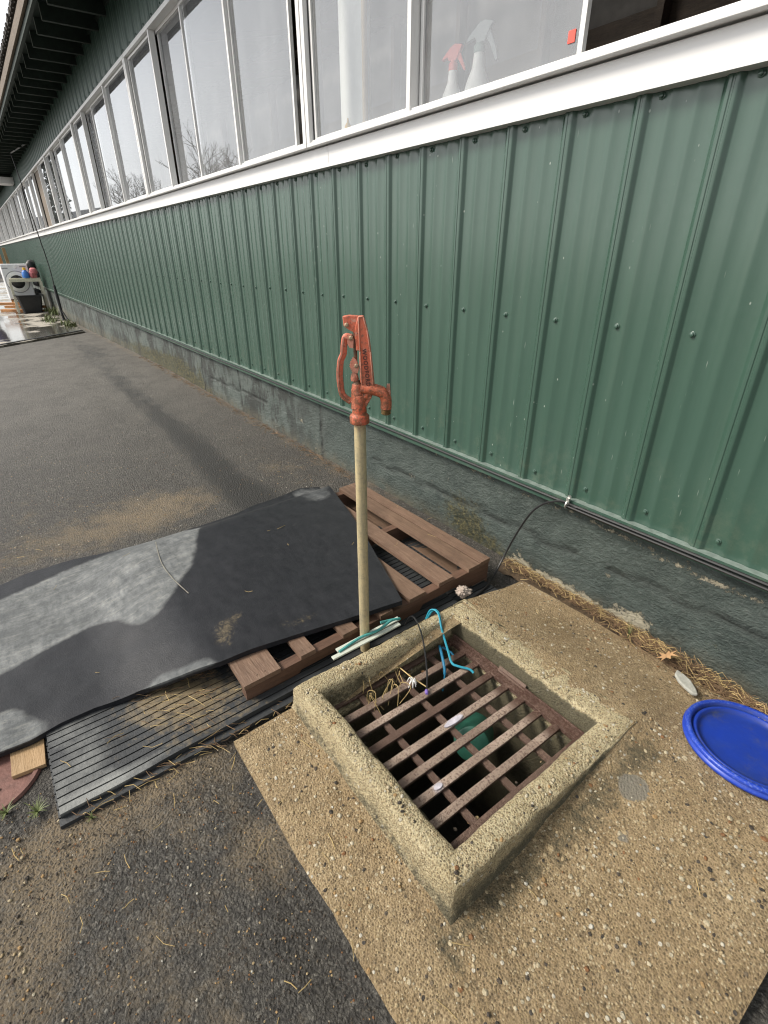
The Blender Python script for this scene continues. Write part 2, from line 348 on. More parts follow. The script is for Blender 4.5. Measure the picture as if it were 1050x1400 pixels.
# red casting
n = NT('red_cast_iron'); f = n.noise(85, 8, .8); g = n.noise(22, 5, .7)
c = n.mix(n.ramp(n.noise(9, 4), [(.35, 0), (.7, 1)]), (.56, .075, .026), (.66, .15, .065))
c = n.mix(n.ramp(f, [(.54, 0), (.60, .9)]), c, (.12, .045, .025))
c = n.mix(n.ramp(n.noise(48, 8, .8), [(.57, 0), (.62, .7)]), c, (.55, .34, .26))
geo = n.t.nodes.new('ShaderNodeNewGeometry')
c = n.mix(n.ramp(geo.outputs['Pointiness'], [(.52, 0), (.62, .7)]), c, (.50, .27, .20))
lowz = n.t.nodes.new('ShaderNodeSeparateXYZ'); n.link(n.co, lowz.inputs[0])
rs = n.math('MULTIPLY', n.ramp(lowz.outputs[2], [(.93, 1), (1.02, 0)]), n.ramp(f, [(.40, 0), (.54, .9)]))
c = n.mix(rs, c, (.16, .065, .03))
M_RED = n.out(c, .5, n.bump(f, .5, .003))
n = NT('old_galvanised_pipe'); v = n.scale((1, 1, .25)); f = n.noise(30, 6, .7, v); f2 = n.noise(110, 5, .7)
c = n.mix(n.ramp(f, [(.35, 0), (.62, 1)]), (.34, .30, .20), (.56, .46, .26))
c = n.mix(n.ramp(f2, [(.5, 0), (.75, .6)]), c, (.20, .19, .155)); pz = n.t.nodes.new('ShaderNodeSeparateXYZ'); n.link(n.co, pz.inputs[0])
c = n.mix(n.math('MULTIPLY', n.ramp(pz.outputs[2], [(.82, 0), (.88, 1)]), n.ramp(f2, [(.3, .4), (.6, .95)])), c, (.22, .10, .045))
M_PIPE = n.out(c, .55, n.bump(f2, .35, .002), .25)
M_BLOB = simple('lavender_grey_paint', (.48, .46, .52), .7, .25, 90, .5)
M_BRASS = simple('dull_brass', (.28, .19, .09), .45, .4, 80, .3, .7)
M_BRASSY = simple('rusty_steel_rod', (.16, .09, .055), .6, .5, 80, .4, .4)
M_BOLT = simple('worn_bolt', (.42, .30, .20), .5, .4, 90, .3, .5)
n = NT('blue_plastic'); f = n.noise(25, 6, .7); g = n.noise(7, 5, .7)
c = n.mix(n.ramp(f, [(.5, 0), (.8, .35)]), (.008, .040, .36), (.03, .085, .46))
c = n.mix(n.math('MULTIPLY', n.attr('grime'), n.ramp(g, [(.35, .25), (.62, .9)])), c, (.020, .035, .11)); c = n.mix(n.ramp(n.noise(70, 9, .9, n.scale((1, 3, 1), rot=(0, 0, .6))), [(.58, 0), (.68, .5)]), c, (.16, .20, .36)); c = n.mix(n.math('MULTIPLY', n.attr('grime'), n.ramp(n.noise(17, 8, .8), [(.55, 0), (.68, .7)])), c, (.10, .10, .09))
c = n.mix(n.math('MULTIPLY', n.attr('rimdust'), n.ramp(n.noise(180, 4, .7), [(.5, 0), (.66, .45)])), c, (.22, .30, .58))
M_BLUE = n.out(c, .38, n.bump(f, .1, .002))
M_BLACK = simple('black_cable', (.013, .013, .014), .45, .3, 60, .1)
M_BLACKP = simple('black_plastic', (.022, .023, .025), .5, .35, 20, .15)
M_TEAL = simple('teal_pot', (.035, .15, .105), .5, .3, 20, .15)
M_ROPE = simple('cyan_rope', (.02, .30, .42), .6, .25, 200, .5)
M_ROPE2 = simple('blue_rope', (.02, .20, .36), .6, .25, 200, .5)
M_TEALR = simple('teal_rope', (.06, .30, .28), .7, .35, 200, .6)
M_PALE = simple('pale_plastic_slat', (.50, .53, .46), .6, .18, 40, .2)
M_FOAM = simple('crumbled_foam', (.40, .33, .28), .9, .3, 60, .8, dist=.01)
M_PURPLE = simple('purple_plastic', (.20, .13, .45), .5)
M_STRAW = simple('straw', (.46, .34, .15), .8, .35, 12)
M_STRAWD = simple('dead_pine_straw', (.17, .105, .055), .85, .5, 12)
M_LEAF = simple('dry_leaf', (.42, .25, .12), .75, .3, 60, .4)
M_GREEN = simple('weed_green', (.12, .15, .045), .6, .4, 30)
M_STONE = simple('grey_stone', (.36, .36, .32), .85, .25, 60, .7, dist=.006)
M_WHITEP = simple('white_plastic', (.88, .88, .85), .5, .08)
M_REDP = simple('red_plastic', (.75, .08, .05), .45, .1)
M_GREYG = simple('grey_green_plastic', (.20, .29, .26), .5, .15)
M_YEL = simple('yellow_plastic', (.80, .48, .05), .5)
M_IRON = simple('reddish_iron_lid', (.17, .085, .07), .7, .35, 40, .6, .2, dist=.006)
M_CLIP = simple('galvanised_clip', (.55, .55, .52), .35, .2, 90, .2, .8)
M_WASH = simple('washer_enamel', (.80, .81, .83), .3, .04)
M_GREYP = simple('grey_plastic', (.32, .33, .35), .4)
M_DARKG = simple('dark_door_glass', (.03, .03, .032), .15)
M_CREAM = simple('cream_painted_wood', (.66, .63, .50), .5, .12)
M_PINK = simple('pink_bag', (.70, .22, .24), .6, .4, 25)
M_BLUEB = simple('blue_bottle', (.05, .20, .62), .4)
M_TARP = simple('navy_tarp', (.02, .02, .18), .5)
M_ORANGE = simple('orange_wood', (.55, .26, .10), .7, .3)
M_DKGREEN = simple('dark_green_rafter', (.018, .032, .024), .7, .3, 20, .3)
M_TAIL = simple('painted_lit_edge', (.50, .54, .50), .6)
M_SHING = simple('roof_shingle', (.06, .052, .045), .9, .4, 60, .8, dist=.01)
M_BARK = simple('bark', (.045, .038, .032), .9, .3)
M_CONIF = simple('conifer_needles', (.02, .04, .022), .8, .4)
M_CONC = None
n = NT('wet_concrete_apron'); g = n.noise(1.3, 6, .65); f = n.noise(40, 6, .7)
wet = n.ramp(n.math('MULTIPLY_ADD', g, 1.3, n.math('MULTIPLY', n.attr('wet'), .6)), [(.58, 0), (.68, 1)])
c = n.mix(n.ramp(f, [(.3, 0), (.7, 1)]), (.30, .27, .225), (.42, .385, .33)); c = n.mix(wet, c, (.085, .078, .065))
M_CONC = n.out(c, n.mix(wet, (.8, .8, .8), (.06, .06, .06)), n.bump(f, .12, .003))
M_FLASH = simple('flashing_ledge', (.20, .25, .225), .4, .3, 40, .2)  # paler than the siding: the ledge's highlight is put into its colour
M_CURTAIN = simple('pale_panel', (.66, .69, .67), .8, .06)
M_INT = simple('dark_interior', (.10, .095, .09), .9, .3, 4)
M_BARNWHITE = simple('white_shed_wall', (.70, .70, .68), .7, .08, 2)

# ------------------------------------------------------------------ ground
def G(x, y):
    z = -.462 + .03*max(y, -3.)
    if x < -6: z -= .02*min(-6-x, 9)
    return z
def gauss(px, py, L):
    return sum(a*math.exp(-((px-x)**2/(2*sx*sx) + (py-y)**2/(2*sy*sy))) for x, y, sx, sy, a in L)
DIRT = [(-1.97,-1.5,.16,.45,.42),(-2.15,-1.2,.20,.25,.32),(-2.5,-1.8,.35,.4,.25),(-2.1,-.95,.15,.2,.30),(-.40,-1.80,.07,.08,.5),(-.33,-1.80,.08,.10,.45),
        (-.20,-1.92,.09,.10,.45),(-.02,-1.93,.12,.07,.42),(-.30,-1.42,.05,.09,.32),(-.03,-1.40,.07,.05,.55),(-.12,-1.38,.05,.04,.3),(-.40,-1.47,.05,.15,.5),(-.40,-1.65,.04,.1,.45),
        (-.016,-1.68,.12,.1,.22),(-.2,-1.52,.08,.07,.25),(.2,-1.60,.15,.12,.2),(.45,-1.7,.2,.2,.15),(-1.4,-.3,.5,.3,.1),(-2.2,-.3,.18,.12,.32)]
WET = [(-4.,-.35,2.2,.22,.14),(-7,-.9,2.,.5,.12),(-3.2,-.62,.7,.07,.45),(-2.3,-.66,.5,.08,.5),(-1.8,-.66,.25,.12,.5),(-5.,-.60,1.5,.08,.4),(-8.5,-.45,1.2,.15,.4),(-.42,-1.45,.05,.10,.3),(.25,-1.42,.35,.035,.12)]
def axis_grid(fine0, fine1, st, far0, far1):
    L = list(np.arange(fine0, fine1 + 1e-6, st)); a = st
    x = fine0
    while x > far0: a *= 1.35; x -= a; L.append(max(x, far0))
    a = st; x = fine1
    while x < far1: a *= 1.35; x += a; L.append(min(x, far1))
    return sorted(set(round(t, 4) for t in L))
gx = axis_grid(-9.0, 1.6, .07, -400, 400); gy = axis_grid(-2.6, .05, .05, -400, 400)
gx = sorted(set(gx + [-.36, .70])); gy = sorted(set(gy + [-1.30, -.12]))
mb = MB(); vv = []; dirt = []; wet = []; fade = []
for y in gy:
    for x in gx:
        nz = 0
        if -9 < x < 2 and -3 < y < .1:
            nz = .006*noise.noise(Vector((x*2.1, y*2.1, 0))) + .003*noise.noise(Vector((x*7, y*7, 3)))
        if -1.6 < x < -.3 and -1.9 < y < 0: nz = min(nz, 0) - .004
        if -.5 < x < .9 and -1.46 < y: nz = min(nz, 0) - .014*sm((y+1.46)/.08)
        vv.append((x, y, G(x, y) + nz))
        w = .5*math.exp(-((y+.02)**2)/(2*.055**2)) if x < -1.3 else .12
        w += .10*math.exp(-((y+.25)**2)/(2*.3**2)) if x < -1.6 else 0
        w *= .8
        if -9 < x < 2 and -3 < y < .1: w += gauss(x, y, DIRT)
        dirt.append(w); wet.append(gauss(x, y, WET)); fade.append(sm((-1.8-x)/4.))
nx = len(gx); ff = []
for j in range(len(gy)-1):
    for i in range(nx-1):
        cx = (gx[i]+gx[i+1])/2; cy = (gy[j]+gy[j+1])/2
        if -.36 < cx < .70 and -1.30 < cy < -.12: continue
        ff.append((j*nx+i, j*nx+i+1, (j+1)*nx+i+1, (j+1)*nx+i))
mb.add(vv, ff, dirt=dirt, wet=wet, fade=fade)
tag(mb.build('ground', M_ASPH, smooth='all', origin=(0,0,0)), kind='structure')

# far concrete apron (wet)
mb = MB(); NX, NY = 40, 14; vv = []; at = []
for j in range(NY+1):
    for i in range(NX+1):
        t = i/NX; s_ = j/NY; x0 = -9.75 - 1.0*(1-s_)*0 ; 
        y = -5 + s_*4.86; xe = -9.9 - .95*(y+1.54)/1.4 * (1 if y > -3 else 1)
        x = xe - t*26
        vv.append((x, y, G(x, y) + .03)); at.append(.15 if t < .12 else .05)
b = len(vv)
ff = [(j*(NX+1)+i, j*(NX+1)+i+1, (j+1)*(NX+1)+i+1, (j+1)*(NX+1)+i) for j in range(NY) for i in range(NX)]
edge = [(x, y, z-.06) for x, y, z in [vv[j*(NX+1)] for j in range(NY+1)]]
ff += [(j*(NX+1), (j+1)*(NX+1), b+j+1, b+j) for j in range(NY)]
mb.add(vv + edge, ff, wet=at + [.3]*(NY+1))
tag(mb.build('concrete_apron', M_CONC, smooth=True), kind='structure')
mb = MB(); mb.bar((-9.86,-1.75,G(-9.8,-1.5)+.012), (-11.02,-.16,G(-11,0)+.012), .05, .045)
tag(mb.build('drain_hose', M_BLACKP, smooth=False), 'black flat hose lying along the edge of the wet concrete apron', 'hose')

# ------------------------------------------------------------------ pebbles
ICO = bmesh.new(); bmesh.ops.create_icosphere(ICO, subdivisions=1, radius=1)
IV = [tuple(v.co) for v in ICO.verts]; IF = [tuple(v.index for v in f.verts) for f in ICO.faces]; ICO.free()
bm_ = bmesh.new(); bmesh.ops.create_icosphere(bm_, subdivisions=2, radius=1)
IV2 = [tuple(v.co) for v in bm_.verts]; IF2 = [tuple(v.index for v in f.verts) for f in bm_.faces]; bm_.free()
def pebble(mb, x, y, z, r, flat=.5, col=.6, hi=False, **k):
    a = random.uniform(0, math.pi); e = random.uniform(.55, 1); ca, sa = math.cos(a), math.sin(a)
    q = Vector((random.random()*9, random.random()*9, 0)); V = []
    for vx, vy, vz in (IV2 if hi else IV):
        w = 1 + .25*noise.noise(Vector((vx, vy, vz))*1.3 + q)
        px, py = vx*r*w, vy*r*e*w
        V.append((x + px*ca - py*sa, y + px*sa + py*ca, z + vz*r*flat*w))
    mb.add(V, IF2 if hi else IF, pebcol=col, peb=1.0, **k)

# ------------------------------------------------------------------ slab
def SZ(x, y):
    front = -.50 if x > .25 else -.485 - .015*sm((x+.35)/.6)
    if y < -1.14: return front - .012*sm((-1.14-y)/.2)
    t = sm((y+1.14)/.72)
    right = sm((x-.1)/.2)
    mid = -.4035 - .016*sm((x-.295)/.05)
    z = front*(1-t) + mid*t
    if y > -.44: z = mid + (-.452-mid)*sm((y+.44)/.34)
    return z
sx = sorted(set(list(np.round(np.arange(-.392, .752, .02), 4)) + [-.30, .25, .752]))
sy = sorted(set(list(np.round(np.arange(-1.345, -.075, .02), 4)) + [-1.09, -.50, -.075]))
STAIN_SHADE = [(.36,-.75,.035,.25,.45),(.34,-1.05,.04,.12,.4),(0.1,-1.160,.30,.010,.10),(.5,-.3,.15,.12,.15),(.37,-.50,.06,.05,.22),(.15,-.14,.3,.05,.2),(-.30,-1.25,.05,.03,.3),(.62,-.62,.12,.10,.15),(.31,-1.15,.02,.01,.05)]  # first two blobs paint the shadow beside the curb; others are stains
mb = MB(); vv = []; stn = []; mor = []
for y in sy:
    for x in sx:
        z = SZ(x, y) + .004*noise.noise(Vector((x*6, y*6, 1))) + .0022*noise.noise(Vector((x*22, y*22, 5)))
        cz = -.005*math.exp(-((y+1.19)**2)/(2*.006**2)) if x > -.1 else 0
        ed = min(x+.392, .752-x, y+1.345)
        z -= .009*sm(1-ed/.014)
        vv.append((x, y, z+cz)); s_ = gauss(x, y, STAIN_SHADE) + (.28 if cz < -.003 else 0) + .22*noise.noise(Vector((x*4, y*4, 11)))
        stn.append(s_)
        mor.append(math.exp(-(((x-.40)/.042)**2 + ((y+.60)/.045)**2)) + .7*math.exp(-(((x-.455)/.02)**2 + ((y+.72)/.03)**2)))
nx = len(sx); ny = len(sy); ff = []
for j in range(ny-1):
    for i in range(nx-1):
        cx = (sx[i]+sx[i+1])/2; cy = (sy[j]+sy[j+1])/2
        if -.30 < cx < .25 and -1.09 < cy < -.50: continue
        ff.append((j*nx+i, j*nx+i+1, (j+1)*nx+i+1, (j+1)*nx+i))
mb.add(vv, ff, stain=stn, mortar=mor, peb=0., pebcol=0.)
def skirt(idx):
    V = []; F = []
    for k, i in enumerate(idx):
        x, y, z = vv[i]; V += [(x, y, z), (x, y, z-.12)]
    for k in range(len(idx)-1): F.append((2*k, 2*k+1, 2*k+3, 2*k+2))
    mb.add(V, F, stain=.25, mortar=0., peb=0., pebcol=0.)
skirt([i for i in range(nx)]); skirt([j*nx for j in range(ny)]); skirt([j*nx+nx-1 for j in range(ny)]); skirt([(ny-1)*nx+i for i in range(nx)])
PC = [.0, .1, .2, .3, .45, .5, .6, .65, .7, .8, .9, 1.]
PWs = np.array([2, 2, 1.2, 2, 3, 3, 3, 3, 3, 2, 1, .6]); PWs = PWs/PWs.sum()
cnt = 0
while cnt < 1500:
    x = random.uniform(-.38, .74); y = random.uniform(-1.33, -.10)
    if -.40 < x < .32 and -1.15 < y < -.42: continue
    dens = .35 + .65*sm((x-.2)/.3)*sm((-.4-y)/.3) + .25*sm((-1.1-y)/.1)
    if noise.noise(Vector((x*5, y*5, 7)))*.6 + .5 > dens + random.random()*.4: continue
    r = .0018 + .0056*random.random()**1.7
    pebble(mb, x, y, SZ(x, y)+.0002-r*.12, r, .42, float(rng.choice(PC, p=PWs))); cnt += 1
for k in range(90):
    x = random.uniform(-.36, .73); y = random.uniform(-1.32, -.2)
    if -.42 < x < .34 and -1.18 < y < -.40: continue
    r = random.uniform(.0052, .0085); pebble(mb, x, y, SZ(x, y)-r*.16, r, .36, float(rng.choice(PC, p=PWs)), True)
slab = mb.build('concrete_slab', M_SLAB, smooth='all'); tag(slab, kind='structure')

# curb round the pit, one cast thing
TZ = -.402
def ring(c, z, seg=26):
    out = []
    for k in range(4):
        a = Vector(c[k]); b = Vector(c[(k+1)%4])
        for i in range(seg): 
            p = a.lerp(b, i/seg); out.append((p.x, p.y, z))
    return out
inn = [(-.318,-1.082),(.246,-1.074),(.240,-.517),(-.340,-.522)]
outr = [(-.388,-1.143),(.312,-1.137),(.306,-.428),(-.386,-.428)]
def off(c, d):
    cx = sum(p[0] for p in c)/4; cy = sum(p[1] for p in c)/4
    return [(p[0] + (d if p[0] > cx else -d), p[1] + (d if p[1] > cy else -d)) for p in c]
rings = [(off(inn,-.045), -1.25, 2.4), (off(inn,-.040), -.56, 1.8), (off(inn,-.036), -.500, .5), (off(inn,-.012), -.494, .5), (off(inn,-.008), -.470, .6), (off(inn,-.004), -.435, .5), (off(inn,.000), -.417, .35),  # deepest two rings: pit gloom put into the colour by this mask
         (off(inn,.006), -.406, .0), (off(inn,.016), -.402, 0), (off(outr,-.018), -.402, 0), (off(outr,-.006), -.404, 0), (off(outr,-.001), -.409, .0), (outr, -.420, .1), (off(outr,.002), -.45, .25), (off(outr,.004), -.475, .5), (off(outr,.011), -.488, .55), (off(outr,.014), -.53, .5)]
mb = MB(); vv = []; stn = []; seg = 56
for ri, (c, z, s_) in enumerate(rings):
    for x, y, zz in ring(c, z, seg):
        q = Vector((x*9, y*9, zz*9)); amp = .006 if ri > 3 else .010
        dx = amp*noise.noise(q) ; dy = amp*noise.noise(q+Vector((5,5,5))); dzz = .004*noise.noise(q*1.5+Vector((9,0,0))) + .003*noise.noise(q*4)
        er = 1 if ri in (7,8,9,10,11,12) else .4
        e_ = noise.noise(q*6)*.0035*er; dx += e_; dy += noise.noise(q*6+Vector((3,3,3)))*.0035*er; dzz -= abs(noise.noise(q*5.5+Vector((1,2,3))))*.004*er
        zz2 = zz
        if ri >= 12:
            so = SZ(x, y); k = (zz+.402)/(-.488+.402); zz2 = -.402 + (min(so, -.404)+.402)*min(k, 1.05) if ri < 16 else so - .03
            if x < -.37: dx = 0; x = max(x, -.3885)
            if y > -.43: s2 = 0
        st_ = s_
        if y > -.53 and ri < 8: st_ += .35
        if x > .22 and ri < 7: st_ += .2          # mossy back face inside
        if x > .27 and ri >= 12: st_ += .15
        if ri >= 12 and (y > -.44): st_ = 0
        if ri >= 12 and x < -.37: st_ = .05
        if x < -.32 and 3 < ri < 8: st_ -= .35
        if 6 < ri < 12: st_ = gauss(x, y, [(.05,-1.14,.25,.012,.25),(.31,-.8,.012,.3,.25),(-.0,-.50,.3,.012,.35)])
        vv.append((x+dx, y+dy, zz2+dzz)); stn.append(st_)
N = 4*seg; ff = []
for r_ in range(len(rings)-1):
    for i in range(N): ff.append((r_*N+i, r_*N+(i+1)%N, (r_+1)*N+(i+1)%N, (r_+1)*N+i))
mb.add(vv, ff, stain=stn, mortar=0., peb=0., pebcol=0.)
cnt = 0
while cnt < 620:
    x = random.uniform(-.37, .30); y = random.uniform(-1.125, -.44)
    if (-.335 < x < .258 and -1.092 < y < -.503): continue
    r = .0016 + .0052*random.random()**1.9
    pebble(mb, x, y, TZ-.0006-r*.1, r, .42, float(rng.choice(PC, p=PWs))); cnt += 1
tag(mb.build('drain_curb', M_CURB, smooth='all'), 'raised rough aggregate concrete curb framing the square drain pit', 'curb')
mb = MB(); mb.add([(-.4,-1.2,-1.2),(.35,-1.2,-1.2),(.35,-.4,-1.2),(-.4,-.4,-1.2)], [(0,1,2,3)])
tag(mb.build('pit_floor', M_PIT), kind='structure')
mb = MB()
for k in range(46):
    x = random.choice([random.uniform(-.31,-.25), random.uniform(.18,.23), random.uniform(-.3,.2)]); y = random.uniform(-1.05,-.55)
    if -.25 < x < .18: y = random.choice([random.uniform(-.57,-.54), random.uniform(-1.06,-1.04)])
    pebble(mb, x, y, -.499, random.uniform(.003, .008), .6, random.choice([.1,.2,.3,.4]), True, stain=.6)
tag(mb.build('mortar_crumbs', M_CURB, smooth='all'), 'crumbs of old mortar on the ledge under the grate', 'rubble', kind='stuff')

# ------------------------------------------------------------------ grate
gr = thing('drain_grate', (-.04,-.81,-.482), 'rusty flat bar steel grate set in the square concrete drain curb', 'grate')
xs = [-.305 + i*(.520/8) for i in range(9)]
for i, x in enumerate(xs):
    mb = MB(); V = []; NS = 40; wear = []; pnt = []; th = .009; w = .023 if 0 < i < 8 else .018
    F = []
    for k in range(NS+1):
        y = -1.085 + k/NS*.530; jj = .0012*noise.noise(Vector((x*30, y*8, 0)))
        ww = w/2*(1+.05*noise.noise(Vector((x*9, y*40, 2))))
        z = -.478 - (.003 if i in (0, 8) else 0)
        V += [(x-ww+jj, y, z-th), (x+ww+jj, y, z-th), (x+ww+jj, y, z), (x+jj, y, z+.0022), (x-ww+jj, y, z)]
        wv = {1: .55, 2: .9, 4: .95, 5: .8, 6: .95, 7: .9}.get(i, .12)*(.75+.5*noise.noise(Vector((i*3.3, y*9, 0))))
        wv *= sm((y+1.08)/.06)*sm((-.585-y)/.05)
        wear += [0, 0, wv, wv, wv]
        p = 0
        if i == 4 and -.82 < y < -.755: p = .9
        if i == 6 and -.985 < y < -.965: p = .9
        pnt += [0, 0, p*.5, p, p*.6]
    for k in range(NS):
        a = 5*k
        for j in range(5): F.append((a+j, a+(j+1)%5, a+5+(j+1)%5, a+5+j))
    F += [(4,3,2,1,0), tuple(5*NS+j for j in range(5))]
    mb.add(V, F, wear=wear, paint=pnt)
    mb.build('bar', M_RUST, gr, smooth=True)
for y in (-.957, -.81, -.662):
    mb = MB(); mb.bar((-.305, y, -.492), (.215, y, -.492), .019, .009, seg=20, wear=.1, paint=0.); mb.build('cross_bar', M_RUST, gr)
mb = MB(); mb.bar((-.315,-.549,-.482), (.225,-.547,-.480), .024, .016, seg=24, wear=0., paint=0.); mb.bar((-.315,-.537,-.474), (.225,-.535,-.472), .006, .030, seg=24, wear=0., paint=0.)
mb.build('frame_rail', M_RUST, gr, bevel=.0015)
mb = MB(); mb.bar((-.10,-.536,-.458), (.01,-.534,-.459), .004, .020, up=(0,.5,1), wear=.25, paint=0.); mb.build('bent_lip', M_RUST, gr, bevel=.002)
mb = MB(); mb.bar((-.315,-1.086,-.482), (.225,-1.086,-.482), .022, .014, seg=10, wear=0., paint=0.); mb.build('frame_rail', M_RUST, gr)

for cx_, cy_, lx_, ly_ in ((xs[4]+.002,-.795,.0095,.038),(xs[6],-.972,.0075,.014)):
    mb = MB(); q_ = [(cx_+lx_*math.cos(t_*.5236)*(1+.25*noise.noise(Vector((t_, cy_, 1)))), cy_+ly_*math.sin(t_*.5236)) for t_ in range(12)]
    mb.prism(q_, (0,0,-.4750), (1,0,0), (0,1,0), .003); mb.build('paint_blob', M_BLOB, gr, bevel=.001)
# teal pot under the grate
mb = MB(); mb.lathe([(.068,-.014),(.064,.006),(.060,.06),(.054,.10),(.048,.104),(.0,.103)], (-.075,-.66,-.66), 28, axis=(.50,-.62,.5))
tag(mb.build('plastic_pot', M_TEAL, smooth=True), 'dirty teal plastic pot lying in the drain pit below the grate', 'pot')

# ropes, cord, twigs on the grate
mb = MB(); mb.tube(smooth_path([(-.415,-.600,-.47),(-.400,-.572,-.395),(-.372,-.565,-.388),(-.32,-.595,-.41),(-.255,-.622,-.45),(-.215,-.640,-.465),(-.19,-.632,-.466),(-.160,-.611,-.468),(-.145,-.607,-.474)]), .0042, 7)
mb.tube(smooth_path([(-.415,-.600,-.475),(-.405,-.578,-.393),(-.37,-.571,-.384),(-.315,-.599,-.408)]), .0026, 6)
tag(mb.build('cyan_rope', M_ROPE, smooth=True), 'bright cyan rope hanging over the curb edge onto the grate', 'rope')
mb = MB(); mb.tube(smooth_path([(-.300,-.613,-.485),(-.298,-.620,-.462),(-.270,-.640,-.455),(-.225,-.668,-.462),(-.205,-.680,-.49),(-.20,-.69,-.55)]), [.0025,.004]+[.0048]*30+[.003]*9, 7)
mb.tube([(-.295,-.610,-.470),(-.262,-.600,-.474),(-.25,-.598,-.48)], .0035, 6)
tag(mb.build('blue_rope', M_ROPE2, smooth=True), 'short stiff blue rope end poking through the grate bars', 'rope')
mb = MB(); mb.tube(smooth_path([(-.44,-.664,-.44),(-.42,-.655,-.392),(-.375,-.665,-.38),(-.30,-.700,-.39),(-.22,-.750,-.43),(-.178,-.784,-.468)]), .0028, 6)
mb.tube([(-.178,-.784,-.468),(-.176,-.787,-.55),(-.21,-.80,-.8)], .0013, 5)
tag(mb.build('black_cord', M_BLACK, smooth=True), 'thin black cord arching over the curb down to the grate', 'cord')
mb = MB(); mb.lathe([(.0045,-.010),(.006,-.006),(.006,.006),(.004,.010)], (-.172,-.790,-.468), 10, axis=(.6,-.5,.2))
tag(mb.build('purple_cap', M_PURPLE, smooth=True), 'small purple plastic cap at the end of the black cord', 'cap')
mb = MB()
for a in range(9):
    an = a*.7; l = random.uniform(.010, .022)
    mb.tube(smooth_path([(-.225,-.803,-.468),(-.225+math.cos(an)*l*.5,-.803+math.sin(an)*l*.5,-.455+random.random()*.01),(-.225+math.cos(an)*l,-.803+math.sin(an)*l,-.470)], 4), .0016, 5)
tag(mb.build('string_knot', M_WHITEP, smooth=True), 'knotted scrap of white string tied on a grate bar', 'string')
mb = MB()
mb.tube([(-.335,-.800,-.462),(-.245,-.798,-.455),(-.185,-.778,-.466)], .0019, 5)
for k in range(13):
    x = random.uniform(-.33,-.23); y = random.uniform(-.98,-.80)
    mb.tube(smooth_path([(x,y,-.50),(x+random.uniform(-.01,.01),y+.01,-.455),(x+random.uniform(0,.03),y+random.uniform(-.02,.03),-.44-random.random()*.03),(x+random.uniform(.01,.05),y+random.uniform(-.04,.05),-.50)],4), .0012, 4)
tag(mb.build('dry_stalks', M_STRAW), 'dry straw stalks caught in the near left bars of the grate', 'straw', kind='stuff')

# ------------------------------------------------------------------ hydrant
HX, HY = -.446, -.838
hy = thing('yard_hydrant', (HX, HY, -.50), 'tall yard hydrant with red cast iron head on a yellowed steel pipe', 'hydrant')
mb = MB(); prof = [(.0166, -.10 + i*.04) for i in range(25)]; prof[-1] = (.0166, .862+.02)
mb.lathe([(r, z) for r, z in prof if z < .87] + [(.0166,.872)], (HX, HY, -.50), 28); mb.build('pipe', M_PIPE, hy, smooth=True)
ang = math.radians(50); u = Vector((math.cos(ang), math.sin(ang), 0)); nn = Vector((math.sin(ang), -math.cos(ang), 0)); K = .000335
def P(zx, zy, d=0.): 
    return Vector((HX, HY, 0)) + u*((zx-365)*K) + nn*d + Vector((0, 0, .370 + (870-zy)*K))
def plate(mb, poly, d, th):
    mb.prism([((a-365)*K, .370+(870-b)*K) for a, b in poly], Vector((HX,HY,0)) + nn*d, u, (0,0,1), th)
mb = MB()
mb.lathe([(.021,.351),(.0265,.352),(.0272,.356),(.0272,.372),(.0255,.376),(.0205,.379),(.0195,.392),(.0175,.43)], (HX,HY,0), 24)
mb.tube([P(352,800), P(352,700), P(350,640), P(350,600)], [.019,.0165,.0155,.013], 14)
mb.tube([P(350,800), P(385,740), P(425,690), P(460,650)], [.013,.013,.012,.010], 12)
plate(mb, [(300,790),(420,790),(470,700),(450,640),(380,610),(305,640)], 0, .018)
mb.build('body_casting', M_RED, hy, smooth=True, bevel=.002)
mb = MB()
mb.tube(smooth_path([P(380,632),P(440,640),P(505,650),P(555,672),P(580,715),P(583,765),P(582,800)], 5), [.0165]*8+[.0158]*8+[.0150]*15, 16)
plate(mb, [(582,655),(590,600),(612,600),(620,690),(612,740),(590,745)], 0, .010)
mb.lathe([(.0145,0),(.0155,.004),(.0145,.009)], P(582,790), 18)
mb.build('spout', M_RED, hy, smooth=True)
mb = MB()
pr = [(.0120,.0)]
for k in range(5): pr += [(.0142,.002+k*.0034),(.0122,.0040+k*.0034)]
mb.lathe([(r, -z) for r, z in pr] + [(.009,-.020),(.008,-.008)], P(582,790), 20); mb.build('hose_nozzle', M_BRASS, hy, smooth=True)
mb = MB()
yo = [(372,92),(412,92),(425,130),(440,190),(455,265),(465,350),(473,430),(482,520),(490,615),(400,618),(378,580),(376,390),(392,370),(392,352),(372,340),(352,342),(352,300),(345,250),(345,205),(355,150)]
plate(mb, yo, 0, .022)
